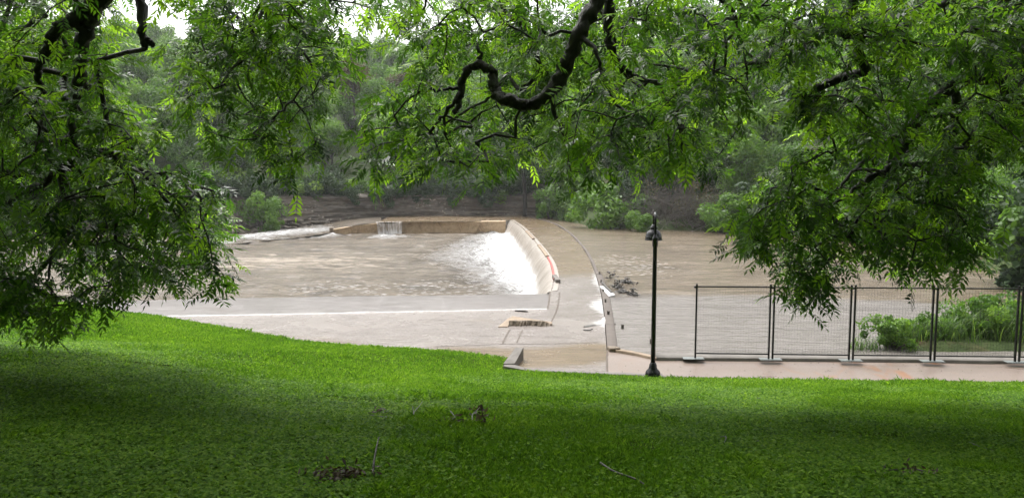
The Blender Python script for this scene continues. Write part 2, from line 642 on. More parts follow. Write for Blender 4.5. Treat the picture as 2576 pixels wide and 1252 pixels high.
def plain(name, col, rough=0.5, metal=0.0, var=0.25, scale=12.0, coat=0.0, spec=0.22):
    b = NB(name)
    n1 = b.noise(b.coords(), scale, 5, 0.6)
    d = tuple(x * (1 - var) for x in col)
    l = tuple(min(1, x * (1 + var)) for x in col)
    b.set(color=b.ramp(n1, [(0.3, d), (0.7, l)]), rough=rough, metal=metal, coat=coat, spec=spec)
    return b.m


M['black_paint'] = plain('black_gloss_paint', (0.006, 0.006, 0.0065), 0.25, 0, 0.4, spec=0.3)
M['fence_black'] = plain('fence_black_coating', (0.012, 0.012, 0.012), 0.35, 0, 0.3)
M['galv'] = plain('grey_green_steel', (0.13, 0.14, 0.135), 0.5, 0.1, 0.3)
M['red'] = plain('faded_red_paint', (0.42, 0.085, 0.075), 0.5, 0, 0.3, 4.0)
M['tan'] = plain('tan_coping', (0.21, 0.155, 0.105), 0.6, 0, 0.3, 5.0)
M['tan_lip'] = plain('wet_lip', (0.10, 0.085, 0.074), 0.85, 0, 0.25, 3.0)
M['white_oblong'] = plain('white_oblong', (0.50, 0.49, 0.475), 0.5, 0, 0.06, 3.0)
M['pale_stone'] = plain('pale_stone', (0.20, 0.175, 0.145), 0.8, 0, 0.45, 1.3)
M['post_metal'] = plain('weathered_post', (0.10, 0.085, 0.075), 0.6, 0, 0.4, 20.0)

# ------------------------------------------------------------------ plan of the place (metres; the water above the dam lies at z = 0)
POOL_Z = -1.15
crest = [P(*p)[:2] for p in [(1285, 553), (1308, 568), (1330, 589), (1360, 624), (1383, 660), (1392, 700), (1386, 731)]]
edge = [P(*p)[:2] for p in [(1325, 543), (1390, 561), (1430, 585), (1462, 618), (1482, 650), (1498, 690), (1512, 740), (1520, 800), (1526, 880), (1527, 940)]]
lawn_edge = [np.array([-60, 40.0]), np.array([-26, 31.0])] + [P(*p)[:2] for p in [(190, 765), (300, 784), (400, 796), (600, 830), (750, 857), (900, 871), (1060, 880), (1180, 889), (1276, 902), (1262, 931), (1350, 937), (1500, 944), (1560, 947), (1700, 951), (2000, 956), (2300, 960), (2576, 964)]] + [np.array([16, 16.4]), np.array([40, 16.4])]
lawn_poly = lawn_edge + [np.array([40, -40.0]), np.array([-60, -40.0])]


def lawn_s(x, y):
    d = dist_line(x, y, lawn_edge)
    return np.where(in_poly(x, y, lawn_poly), d, -d)


def lawn_z(x, y):
    s = lawn_s(x, y)
    up = np.where(s < 11, 0.198 * s, 2.178 + 0.85 * (1 - np.exp(-(np.maximum(s, 11) - 11) * 0.16)))
    bumps = 0.07 * (fbm(x * 0.45, y * 0.45, 5) - 0.5) * np.clip(s, 0, 1.5)
    return np.where(s > 0, 0.01 + up + bumps, 0.01 + np.maximum(s * 0.5, -2.2))


def height(x, y):
    return float(lawn_z(np.array([float(x)]), np.array([float(y)]))[0])


# far bank: foot line, how far the rock steps back, hill above
bank = [np.array(p, float) for p in [(-300, 66), (-120, 70), (-60, 71.5), (-40, 72), (-31, 73.5), (-25, 76.5), (-19, 80.5), (-14, 84.2), (-6, 85.4), (2.6, 85.2), (3.6, 78), (4.8, 74), (6.3, 67), (10, 63), (16, 61), (21.4, 55), (23.4, 50), (24, 44), (21.8, 35), (20.5, 29.5), (21, 24), (23, 20.5), (40, 19), (300, 19)]]
bank_poly = bank + [np.array([300, -300.0]), np.array([-300, -300.0])]


def bank_s(x, y):
    d = dist_line(x, y, bank)
    return np.where(in_poly(x, y, bank_poly), -d, d)


def setback(x):
    return 0.7 + 1.3 * ss(-np.asarray(x, float), 13, 24)


def hill_z(x, y):
    x, y = np.asarray(x, float), np.asarray(y, float)
    s = bank_s(x, y)
    rock = 1 - ss(x, 2.0, 3.6)
    t_rock = s - setback(x) - 0.4
    z_rock = np.where(t_rock < 0, -3.0, -3.0 + 5.1 * ss(t_rock, 0, 1.0) + 0.265 * np.minimum(t_rock, 95) + 0.03 * np.maximum(t_rock - 95, 0))
    z_bank = np.where(s < -1, -3.0, -3.0 + 3.25 * ss(s, -1.0, 1.2) + 0.29 * np.clip(s, 0, 115) + 0.03 * np.maximum(s - 115, 0))
    right = ss(x, 22, 45) * ss(y, 70, 20)
    z_bank = np.where(s > 0, z_bank - right * np.clip(s, 0, 60) * 0.16, z_bank)
    z = rock * z_rock + (1 - rock) * z_bank
    return z + (fbm(x * 0.12, y * 0.12, 9) - 0.5) * 2.2 * np.clip(s / 12, 0, 1)


# ------------------------------------------------------------------ setting: ground, hill, cliff, lawn
g = np.array([[-255, -42], [255, -42], [255, 340], [-255, 340]], float)
tag(npmesh('ground', np.c_[g, np.full(4, -3.3)], [[0, 1, 2, 3]], M['hill']), kind='structure')

xs = np.concatenate([np.linspace(-230, -60, 60, endpoint=False), np.linspace(-60, 50, 130, endpoint=False), np.linspace(50, 230, 50)])
ys = np.concatenate([np.linspace(12, 55, 40, endpoint=False), np.linspace(55, 110, 80, endpoint=False), np.linspace(110, 330, 50)])
X, Y = np.meshgrid(xs, ys, indexing='ij')
tag(npmesh('hill', np.c_[X.ravel(), Y.ravel(), hill_z(X, Y).ravel()], grid_faces(len(xs), len(ys)), M['hill'], smooth=True), kind='structure')

# layered limestone: every bed has its own overhang
cl = catmull([np.r_[p, 0] for p in bank[2:10]], 60)[:, :2]
seg = np.hypot(*np.diff(cl, axis=0).T)
arc = np.r_[0, np.cumsum(seg)]
sa = np.arange(0, arc[-1], 0.22)
fx, fy = np.interp(sa, arc, cl[:, 0]), np.interp(sa, arc, cl[:, 1])
beds = [0.0]
r_ = np.random.default_rng(3)
while beds[-1] < 1:
    beds.append(beds[-1] + r_.uniform(0.025, 0.09))
rows = []
for i in range(len(beds) - 1):
    for e in (0.004, 0.5, 0.996):
        rows.append((beds[i] + (beds[i + 1] - beds[i]) * e, i))
V = []
for (tv, i) in rows + [(1.0, 99), (1.0, 100)]:
    if i < 99:
        back = tv * setback(fx) + 0.4 * (vnoise(sa * 0.35, sa * 0 + i * 1.3, 21) - 0.5) + 0.30 * (fbm(sa * 1.6, sa * 0 + i * 3.1, 22) - 0.5)
        back = np.maximum(back, 0)
        z = -1.7 + 3.9 * min(tv, 1) + 0.18 * (fbm(sa * 0.12, sa * 0, 23) - 0.5)
    else:
        back = setback(fx) + (1.2 if i == 99 else 3.0)
        z = 2.2 + (0.25 if i == 99 else 0.6) + 0 * sa
    V.append(np.c_[fx + 0.15 * back, fy + back, z])
V = np.array(V)
tag(npmesh('cliff', V.reshape(-1, 3), grid_faces(V.shape[0], V.shape[1]), M['cliff']), kind='structure')

xs, ys = np.arange(-34, 30.01, 0.25), np.arange(-16, 34, 0.25)
X, Y = np.meshgrid(xs, ys, indexing='ij')
tag(npmesh('lawn', np.c_[X.ravel(), Y.ravel(), lawn_z(X, Y).ravel()], grid_faces(len(xs), len(ys)), M['lawn'], smooth=True), kind='structure')

# grass: blades and small round clover leaves, thinning with distance as they shrink to nothing
N = 900000
d = (4.3 ** 0.35 + rng.random(N) * (29.0 ** 0.35 - 4.3 ** 0.35)) ** (1 / 0.35)
u = rng.uniform(-0.82, 0.82, N)
gx, gy = u * d, d
s_ = lawn_s(gx, gy)
ok = (s_ > 0.0) & (rng.random(N) > 0.85 * ss(fbm(gx * 0.9, gy * 0.9, 35), 0.67, 0.78) * (d < 12))
gx, gy, d = gx[ok], gy[ok], d[ok]
gz = lawn_z(gx, gy)
N = len(gx)
patch = fbm(gx * 0.5, gy * 0.5, 31)
clov = rng.random(N) < np.clip((fbm(gx * 0.35, gy * 0.35, 33) - 0.36) * 4, 0.05, 0.9) * np.clip((17 - d) / 5, 0.0, 1)
tuft = fbm(gx * 2.2, gy * 2.2, 37)
hgt = (0.018 + 0.030 * rng.random(N)) * (0.45 + 0.8 * tuft + 1.6 * np.clip(tuft - 0.66, 0, 1) * 3) * (0.9 + d * 0.02) * (1 + 0.8 * (s_[ok] < 0.2) * rng.random(N))
th = rng.uniform(0, 2 * np.pi, N)
lean = rng.normal(0, 0.55, (N, 2)) * hgt[:, None]
base = np.c_[gx, gy, gz]
wv = np.c_[np.cos(th), np.sin(th), 0 * th] * ((0.0032 + 0.00042 * d) * rng.uniform(0.7, 1.3, N))[:, None]
tip = base + np.c_[lean, hgt]
mid = base + np.c_[lean * 0.35, hgt * 0.6]
A = np.stack([base - wv, base + wv, mid + wv * 0.8, tip], 1)
cs = 0.008 + 0.008 * rng.random(N) + 0.0003 * d
e1 = np.c_[np.cos(th), np.sin(th), rng.normal(0, 0.35, N)]
e2 = np.c_[-np.sin(th), np.cos(th), rng.normal(0, 0.35, N)]
cc = base + np.c_[0 * th, 0 * th, 0.010 + 0.024 * rng.random(N) * (0.5 + tuft)]
Bq = np.stack([cc - e1 * cs[:, None], cc - e2 * cs[:, None], cc + e1 * cs[:, None], cc + e2 * cs[:, None]], 1)
Q = np.where(clov[:, None, None], Bq, A)
tint = np.clip(0.2 + 0.5 * patch + rng.normal(0, 0.27, N) + np.where(clov, 0.12, 0), 0, 1)
grass = npmesh('grass', Q.reshape(-1, 3), np.arange(4 * N).reshape(N, 4), M['grass_blade'], {'tint': np.repeat(tint, 4)})
tag(grass, 'short wet green grass and clover covering the sloping lawn', 'grass', kind='stuff')


# ------------------------------------------------------------------ setting: flooded paving, walkway, water
def sheet(name, poly, z, mat, step=None, attrs=None, zf=None, smooth=True):
    bm = bmesh.new()
    f = bm.faces.new([bm.verts.new((p[0], p[1], z)) for p in poly])
    bmesh.ops.triangulate(bm, faces=[f])
    if step:
        p = np.array([q[:2] for q in poly])
        for ax in (0, 1):
            no = (1, 0, 0) if ax == 0 else (0, 1, 0)
            for c in np.arange(p[:, ax].min() + step[ax], p[:, ax].max(), step[ax]):
                bmesh.ops.bisect_plane(bm, geom=bm.verts[:] + bm.edges[:] + bm.faces[:], plane_co=(c, c, 0), plane_no=no)
        if zf:
            for v in bm.verts:
                v.co.z = zf(v.co.x, v.co.y)
    o = bmobj(name, bm, mat)
    me = o.data
    for f in me.polygons:
        f.use_smooth = smooth
    if me.polygons[0].normal.z < 0:
        me.flip_normals()
    c = np.zeros(len(me.vertices) * 3, np.float32)
    me.vertices.foreach_get('co', c)
    c = c.reshape(-1, 3)
    for n, fn in (attrs or {}).items():
        a = me.attributes.new(n, 'FLOAT', 'POINT')
        a.data.foreach_set('value', fn(c[:, 0], c[:, 1]).astype(np.float32))
    return o


step_line = [P(*p)[:2] for p in [(0, 790), (300, 797), (450, 795), (700, 791), (1000, 785), (1200, 781), (1376, 777)]]
pool_lip = [P(*p)[:2] for p in [(0, 757), (190, 752), (400, 746), (580, 742), (900, 737), (1200, 734), (1386, 731)]]
far_wall_top = [P(1268, 555)[:2], P(1180, 557)[:2], P(1000, 558)[:2], P(950, 559)[:2]]


def mud_f(x, y):
    d = np.maximum(y, 1)
    far = ss(y, 27, 44)
    near = ss(dist_line(x, y, [P(1150, 895)[:2], P(1300, 900)[:2], P(1420, 895)[:2], P(1510, 885)[:2]]), 1.9, 0.2) * 0.62
    near2 = ss(dist_line(x, y, [P(650, 838)[:2], P(900, 866)[:2]]), 0.9, 0.1) * 0.5
    near3 = ss(dist_line(x, y, [P(1180, 800)[:2], P(1250, 812)[:2]]), 0.7, 0.1) * 0.45
    return np.maximum(np.maximum(far * 1.35, near * 1.6), np.maximum(near2, near3)) + 0.02


apron_poly = [np.array(p) for p in [(-30, 24), (-30, 26.5)]] + step_line[1:] + crest[::-1] + far_wall_top + [np.array([-13.5, 86.0]), np.array([2.9, 86.5])] + edge + [np.array([1.9, 15.5]), np.array([-30, 15.5])]
tag(sheet('flooded_paving', apron_poly, 0.0, M['wet_concrete'], (0.5, 0.6), {'mud': mud_f, 'edge_d': lambda x, y: np.minimum(dist_line(x, y, edge), 3.0), 'lick': lambda x, y: 0.25 + 0.75 * np.maximum(np.exp(-((y - 26.5) / 1.7) ** 2), np.maximum(np.exp(-((y - 23.3) / 0.7) ** 2), 0.55 * np.exp(-((y - 33) / 3.0) ** 2)))}), kind='structure')

# lower slab between the step and the pool
lo_poly = step_line + pool_lip[::-1]
sl = npmesh('pool_deck', np.vstack([np.c_[np.array(step_line), np.full(7, -0.07)], np.c_[np.array(pool_lip), np.full(7, -0.12)], np.c_[np.array(pool_lip) + [0, 0.02], np.full(7, -1.9)]]),
            [[i, i + 1, i + 8, i + 7] for i in range(6)] + [[i + 7, i + 8, i + 15, i + 14] for i in range(6)], M['slab'])
tag(sl, kind='structure')
# joints: dark ones between the pours, pale lines of water on the slab
jv, pv_ = [], []


def flat_line(pts, w, z, out):
    c = catmull([np.r_[p[:2], 0] for p in pts], 12)
    T = np.gradient(c, axis=0)
    T /= np.linalg.norm(T, axis=1)[:, None]
    Nn = np.c_[-T[:, 1], T[:, 0], 0 * T[:, 0]]
    ww = w * (0.5 + fbm(np.arange(len(c)) * 0.7, np.full(len(c), w * 91.0), 17))[:, None]
    a, b_ = c + Nn * ww / 2, c - Nn * ww / 2
    a[:, 2] = z if np.isscalar(z) else np.interp(np.linspace(0, 1, len(c)), [0, 1], z)
    b_[:, 2] = a[:, 2]
    out.append((np.vstack([a, b_]), grid_faces(2, len(c))))


flat_line([P(1408, 735), P(1402, 775), P(1386, 812)], 0.05, 0.006, jv)
flat_line([P(1384, 733), P(1381, 760), P(1377, 777)], 0.06, 0.006, jv)
flat_line([P(1283, 828), P(1272, 848), P(1264, 866)], 0.05, 0.006, jv)
flat_line([P(1314, 830), P(1306, 848), P(1300, 862)], 0.04, 0.006, jv)
flat_line([P(1528, 884), P(1527, 912), P(1528, 943)], 0.045, 0.009, jv)
flat_line([P(1090, 872), P(1250, 866), P(1400, 864), P(1510, 861)], 0.035, 0.006, jv)
flat_line([P(1205, 845), P(1340, 846), P(1450, 850)], 0.02, 0.006, jv)
flat_line([P(1425, 575), P(1380, 574), P(1335, 575)], 0.25, 0.006, jv)
V, Q = merge(jv)
M['joint'] = plain('silted_joint', (0.075, 0.058, 0.044), 0.7)
tag(npmesh('paving_joints', V, Q, M['joint']), kind='structure')
for k, (xa, xb) in enumerate(((640, 600), (960, 950), (1106, 1118))):
    flat_line([P(xa, 743, -0.115), P((xa + xb) / 2 + 3, 760, -0.095), P(xb, 781, -0.075)], 0.012, (-0.112, -0.066), pv_)

walk_poly = [edge[-2] + [0.008, 0], P(1545, 886)[:2], P(1600, 895)[:2], P(1650, 906)[:2], P(2100, 909)[:2], P(2576, 914)[:2], np.array([17, 18.4]), np.array([40, 18.2]), np.array([40, 15.6]), np.array([16, 15.6]), np.array([2.0, 15.6])]


def rust_f(x, y):
    return ss(x, 4, 9) * 1.0 + 0.15


tag(sheet('walkway', walk_poly, 0.004, M['walkway'], (0.6, 0.6), {'rust': rust_f}), kind='structure')

river_poly = [P(1550, 878)[:2], P(1600, 890)[:2], P(1650, 901)[:2], P(2100, 905)[:2], P(2576, 909)[:2], np.array([17, 19]), np.array([60, 19]), np.array([60, 70]), np.array([40, 95]), np.array([2.8, 95])] + [e + [0.12, 0] for e in edge[:6]] + [e + [0.2, 0] for e in edge[6:8]]


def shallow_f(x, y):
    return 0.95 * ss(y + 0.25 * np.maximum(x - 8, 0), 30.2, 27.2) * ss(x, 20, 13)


def rfoam_f(x, y):
    f = np.zeros_like(x)
    for vx, vy, rx, ry, a in ((1545, 722, 0.9, 1.6, 0.55), (1575, 742, 0.9, 0.9, 0.5), (1525, 745, 0.4, 1.2, 0.6)):
        q = P(vx, vy)
        f = np.maximum(f, a * np.exp(-(((x - q[0]) / rx) ** 2 + ((y - q[1]) / ry) ** 2)))
    return f


def rfleck_f(x, y):
    q = P(1600, 665)
    return 0.85 * np.exp(-(((x - q[0]) / 2.0) ** 2 + ((y - q[1]) / 5.0) ** 2)) + 0.12


def rsilt_f(x, y):
    return 0.16 * np.exp(-((y - 33) / 6.0) ** 2) + 0.05


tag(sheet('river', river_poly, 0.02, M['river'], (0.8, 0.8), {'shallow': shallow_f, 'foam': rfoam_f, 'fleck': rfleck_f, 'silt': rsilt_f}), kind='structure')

# pool below the dam
xs = np.concatenate([np.linspace(-90, -36, 60, endpoint=False), np.arange(-36, 3.2, 0.18)])
ys = np.arange(29, 84, 0.28)
X, Y = np.meshgrid(xs, ys, indexing='ij')
fall_base = [P(*p, POOL_Z)[:2] for p in [(1262, 592), (1284, 612), (1296, 640), (1312, 668), (1330, 700), (1350, 735)]] + [np.array([1.35, 34])]
db = dist_line(X, Y, fall_base)
left_of = np.interp(Y, [q[1] for q in fall_base[::-1]], [q[0] for q in fall_base[::-1]]) - X
reach = np.interp(Y, [36, 39, 42, 46, 52, 58, 66, 74], [2.2, 2.6, 3.8, 4.0, 6.6, 6.0, 4.4, 2.5])
q_ = np.clip(left_of, 0, 99) / reach
foam = np.interp(q_, [0, 0.25, 0.5, 0.8, 1.3], [1.3, 1.0, 0.72, 0.5, 0.0])
foam = np.where(Y > 76, 0, foam)
foam += 0.22 * np.exp(-(left_of / 8.5) ** 2) * (Y < 72)
c0 = P(980, 594, POOL_Z)
foam = np.maximum(foam, 1.0 * np.exp(-(((X - c0[0]) / 2.2) ** 2 + ((Y - c0[1] + 0.8) / 2.4) ** 2)))
rap = [P(830, 592, POOL_Z)[:2], P(740, 598, POOL_Z)[:2], P(620, 606, POOL_Z)[:2], P(480, 618, POOL_Z)[:2], P(300, 635, POOL_Z)[:2]]
foam = np.maximum(foam, 0.95 * np.exp(-(dist_line(X, Y, rap) / 2.4) ** 2))
fleck = np.clip(1.3 - np.abs(Y - 38.6) / 2.6, 0, 1) * ss(X, -16, -6) + 0.35 * ss(X, -12, -2)
silt = np.exp(-(((X + 14) / 9) ** 2 + ((Y - 50) / 6.5) ** 2)) * 0.55 + 0.10
Zp = POOL_Z + 0.36 * (fbm(X * 0.55, Y * 0.9, 41, 3) - 0.5) + np.clip(foam, 0, 1) * 0.75 * (fbm(X * 1.3, Y * 1.1, 43, 3) - 0.42)
tag(npmesh('pool', np.c_[X.ravel(), Y.ravel(), Zp.ravel()], grid_faces(len(xs), len(ys)), M['pool'], {'foam': foam.ravel(), 'fleck': fleck.ravel(), 'silt': silt.ravel()}, smooth=True), kind='structure')


# falling sheets of water
def fall_sheet(name, line, out, drop, thick, top_z=0.025, n_down=14, seed=0, kx=1.0):
    line = catmull([np.r_[p[0], p[1], 0] for p in line], 30)[:, :2]
    T = np.gradient(line, axis=0)
    T /= np.linalg.norm(T, axis=1)[:, None]
    Nn = np.c_[-T[:, 1], T[:, 0]]
    ref = np.array([-4.0, 45.0]) - line.mean(0)
    if np.dot(Nn.mean(0), ref) < 0:
        Nn = -Nn
    seg = np.r_[0, np.cumsum(np.linalg.norm(np.diff(line, axis=0), axis=1))]
    V, al, dn = [], [], []
    for j in range(n_down + 1):
        t = j / n_down
        wob = 1 + 0.35 * (fbm(seg * 1.6, seg * 0, 50 + seed) - 0.5)
        o = -0.25 + (0.25 + out * wob) * t ** 0.62
        z = top_z - drop * t ** 1.5
        p = line + Nn * np.reshape(o, (-1, 1)) * np.ones((len(line), 1))
        V.append(np.c_[p, np.full(len(line), z)])
        al.append(seg * kx)
        dn.append(np.full(len(line), t))
    V = np.array(V)
    return tag(npmesh(name, V.reshape(-1, 3), grid_faces(n_down + 1, len(line)), M['fall'],
                      {'along': np.ravel(al), 'down': np.ravel(dn), 'thick': np.full(V.shape[0] * V.shape[1], thick)}, smooth=True), kind='structure')


fall_sheet('waterfall', crest, 0.85, 1.35, 0.9)
fall_sheet('waterfall_trickle', [P(1282, 553.5)[:2] + [0, -0.1], P(1266, 555)[:2] + [0, -0.1], P(1248, 555.5)[:2] + [0, -0.1]], 0.35, 1.25, 0.42, seed=3, kx=0.7)
fall_sheet('waterfall_spill', [P(1012, 558)[:2] + [0, -0.1], P(980, 558)[:2] + [0, -0.1], P(948, 559)[:2] + [0, -0.1]], 0.35, 1.25, 0.5, seed=5, kx=0.7)

# rapids running off the end of the far wall
back = [D(960, 547, 83), D(880, 553, 81), D(800, 568, 78.3), D(700, 581, 75), D(600, 592, 71.5), D(450, 609, 65)]
front = [D(958, 560, 75.3), D(893, 568, 74.3), D(838, 586, 73.6), D(740, 600, 68.2), D(620, 611, 63.9), D(450, 628, 58.5)]
bk, fr = catmull(back, 14), catmull(front, 14)
nv = 18
V, fo = [], []
for j in range(nv):
    t = j / (nv - 1)
    q = bk * (1 - t) + fr * t
    uu = np.linspace(0, 1, len(q))
    a = ss(uu, 0.27, 0.42) * (1 - 0.9 * ss(uu, 0.78, 1.0)) * (0.25 + 0.9 * np.sin(np.pi * min(1, t * 0.95 + 0.12)))
    q[:, 2] += 0.05 + a * 0.6 * (fbm(q[:, 0] * 1.0, q[:, 1] * 1.0, 61) - 0.4) - 0.25 * ss(uu, 0.75, 1)
    V.append(q)
    fo.append(a * 0.9)
V = np.array(V)
tag(npmesh('rapids', V.reshape(-1, 3), grid_faces(nv, V.shape[1]), M['pool'], {'foam': np.ravel(fo), 'fleck': np.zeros(V.shape[0] * V.shape[1]), 'silt': np.zeros(V.shape[0] * V.shape[1])}, smooth=True), kind='structure')


def foam_ribbon(line, w0, w1, seed, z=0.035, side=1.0, gap=0.45):
    """broken strip of foam along a lip: verts + quads"""
    line = catmull([np.r_[p[0], p[1], 0] for p in line], 70)[:, :2]
    T = np.gradient(line, axis=0)
    T /= np.linalg.norm(T, axis=1)[:, None]
    Nn = np.c_[-T[:, 1], T[:, 0]] * side
    seg = np.r_[0, np.cumsum(np.linalg.norm(np.diff(line, axis=0), axis=1))]
    nz = fbm(seg * 1.3, seg * 0 + 3, seed, 6)
    w = np.clip((nz - gap) / 0.25, 0, 1) * (w1 - w0) + w0
    a = np.c_[line - Nn * 0.05, np.full(len(line), z - 0.02)]
    m = np.c_[line + Nn * (w * 0.4)[:, None], np.full(len(line), z + 0.03)]
    c = np.c_[line + Nn * w[:, None], np.full(len(line), z - 0.02)]
    V = np.array([a, m, c])
    return V.reshape(-1, 3), grid_faces(3, len(line))


fm = [foam_ribbon(step_line[1:], 0.015, 0.045, 73, z=0.0, side=1.0, gap=0.4)]
# curved lick of foam running over the paving
fm.append(foam_ribbon([P(1519, 800)[:2], P(1512, 812)[:2], P(1497, 818)[:2], P(1470, 823)[:2]], 0.02, 0.16, 77, z=0.02, side=1.0, gap=0.35))
fm += pv_
V, Q = merge(fm)
tag(npmesh('foam', V, Q, M['foam'], smooth=True), 'white foam strung along the edge of the flooded paving', 'foam', kind='stuff')

# ------------------------------------------------------------------ dam wall, kerbs, blocks
w_top = [D(1272, 555, 75.6), D(1180, 557, 75.4), D(1000, 558, 75.3), D(950, 561, 75.0), D(890, 568, 74.5), D(834, 577, 74.0)]
wt = catmull(w_top, 10)
wt[:, 2] = np.minimum(wt[:, 2], 0.012)
Vw = []
for dy, dz in ((0.9, None), (0.9, 0), (0.0, 0), (-0.03, -0.03), (-0.03, -0.12), (0.0, -0.14), (0.02, None)):
    q = wt.copy()
    q[:, 1] += dy
    q[:, 2] = -1.9 if dz is None else q[:, 2] + dz
    Vw.append(q)
Vw = np.array(Vw)
wall = empty('dam_wall', (-7, 75.3, -1.4), label='long low tan concrete wall streaked with dark stains across the far end of the pool', cat='wall')
o = npmesh('wall_face', Vw.reshape(-1, 3) - np.array([-7, 75.3, -1.4]), grid_faces(len(Vw), len(wt)), M['stained_wall'], parent=wall)
bm = bmesh.new()
add_box(bm, (wt[-1][0] + 7 - 0.10, 0.25 - 1.3, 0.55), (0.35, 1.5, 0.7), 0.2, 0.06)
bmobj('end_block', bm, M['dark_stone'], wall)

cw = catmull([np.r_[p, 0] for p in crest], 20)


def strip_along(name, pts, w, h, z, mat, off=0.0, parent=None):
    """beam with a rectangular section along plan points"""
    pts = np.asarray(pts, float)[:, :2]
    T = np.gradient(pts, axis=0)
    T /= np.linalg.norm(T, axis=1)[:, None]
    Nn = np.c_[T[:, 1], -T[:, 0]]
    V = []
    for (a, hz) in ((0, -0.25), (0, h - 0.015), (0.015, h), (w - 0.015, h), (w, h - 0.015), (w, -0.25)):
        V.append(np.c_[pts + Nn * (a + off), np.full(len(pts), z + hz)])
    V = np.array(V)
    Q = grid_faces(6, len(pts))
    n = len(pts)
    caps = [[0, n, 4 * n, 5 * n], [n, 2 * n, 3 * n, 4 * n]]
    caps += [[c + n - 1 for c in f][::-1] for f in caps]
    return npmesh(name, V.reshape(-1, 3), np.vstack([Q, caps]), mat, parent=parent)


def crest_part(y0, y1):
    k = (cw[:, 1] < y0) & (cw[:, 1] > y1)
    return cw[k]


tag(strip_along('coping', crest_part(62, 54), 0.2, 0.07, 0.0, M['tan'], -0.14), 'farther tan coping length standing clear along the dam crest', 'coping')
tag(strip_along('coping', crest_part(50, 42.5), 0.2, 0.06, 0.0, M['tan'], -0.14), 'nearer tan coping length on the dam crest above the waterfall', 'coping')
tag(strip_along('edge_strip', crest_part(42.1, 32.8), 0.07, 0.09, 0.0, M['red'], -0.06), 'bright red edge strip at the near end of the dam crest', 'edge strip')

bm = bmesh.new()
c = (P(1399, 697) + P(1399, 714)) / 2
add_box(bm, (c[0], c[1], 0.06), (0.2, 1.7, 0.20), 0.04, 0.03)
tag(bmobj('concrete_block', bm, M['pale_concrete']), 'long pale block at the near end of the red edge strip', 'block')

# rough stone stub in the flooded paving
st = empty('stone_kerb', P(1330, 818), label='short tan flat topped stone kerb with rough dark front standing in the flooded paving', cat='kerb')
a, c = P(1280, 819), P(1390, 819)
L = c[0] - a[0]
bm = bmesh.new()
nx = 30
org = P(1330, 818)
pr = np.random.default_rng(5)
top, bot, topb = [], [], []
for i in range(nx + 1):
    x = a[0] + L * i / nx - org[0]
    taper = 1 - 0.7 * ss(np.array(i / nx), 0.75, 1.0)
    top.append(bm.verts.new((x, -0.02 + pr.normal(0, 0.012), 0.14 * float(taper) + pr.normal(0, 0.008))))
    bot.append(bm.verts.new((x, -0.10 + pr.normal(0, 0.03), -0.1)))
    topb.append(bm.verts.new((x, 0.02 + pr.normal(0, 0.01), 0.15 * float(taper))))
midv = [bm.verts.new(((t.co + q.co) / 2) + Vector((0, -0.03 + pr.normal(0, 0.03), pr.normal(0, 0.02)))) for t, q in zip(top, bot)]
for i in range(nx):
    bm.faces.new((bot[i], bot[i + 1], midv[i + 1], midv[i]))
    bm.faces.new((midv[i], midv[i + 1], top[i + 1], top[i]))
    bm.faces.new((top[i], top[i + 1], topb[i + 1], topb[i]))
bmobj('rough_face', bm, M['dark_stone'], st)
bm = bmesh.new()
tp = [(a[0] - org[0], 0.02, 0.152), (c[0] - org[0], 0.02, 0.05), (c[0] - org[0], 0.22, 0.06), (a[0] - org[0] + 0.1, 0.75, 0.152)]
lo = [(x, y, -0.1) for x, y, z in tp]
tv, lv = [bm.verts.new(q) for q in tp], [bm.verts.new(q) for q in lo]
bm.faces.new(tv)
for i in range(1, 4):
    bm.faces.new((lv[i], lv[(i + 1) % 4], tv[(i + 1) % 4], tv[i]))
# arm that runs down towards the viewer on the left
arm = [P(1253, 823), P(1282, 809), P(1287, 813), P(1277, 823)]
av = [bm.verts.new((q[0] - org[0], q[1] - org[1], z)) for q, z in zip(arm, (0.02, 0.15, 0.15, 0.02))]
al = [bm.verts.new((q[0] - org[0], q[1] - org[1], -0.1)) for q in arm]
bm.faces.new(av)
for i in range(4):
    bm.faces.new((al[i], al[(i + 1) % 4], av[(i + 1) % 4], av[i]))
bmobj('flat_top', bm, M['tan'], st)

# kerb under the fence, and the broken length that runs to the dam edge
kp = [P(*q, 0.0)[:2] for q in [(1652, 907), (1900, 908.5), (2100, 910), (2350, 912.5), (2576, 915)]] + [np.array([18.0, 18.5]), np.array([26.0, 18.6])]
k0 = strip_along('kerb', catmull([np.r_[p, 0] for p in kp], 8), 0.5, 0.085, 0.0, M['pale_concrete'], -0.5)
tag(k0, 'long straight concrete kerb with dark wet face under the wire fence', 'kerb')
kp = [P(*q, 0.0)[:2] for q in [(1548, 886), (1575, 890), (1610, 897), (1649, 907)]]
tag(strip_along('kerb', catmull([np.r_[p, 0] for p in kp], 8), 0.16, 0.07, 0.0, M['tan'], -0.16), 'crooked broken kerb between the dam edge and the lamp post', 'kerb')
bm = bmesh.new()
q = P(1541, 882)
add_box(bm, (q[0], q[1], 0.03), (0.24, 0.3, 0.16), 0.1, 0.04)
add_box(bm, (q[0] + 0.11, q[1] - 0.1, 0.05), (0.12, 0.14, 0.14), 0.5, 0.03)
tag(bmobj('rubble_block', bm, M['dark_stone']), 'small broken dark block where the dam edge meets the crooked kerb', 'block')
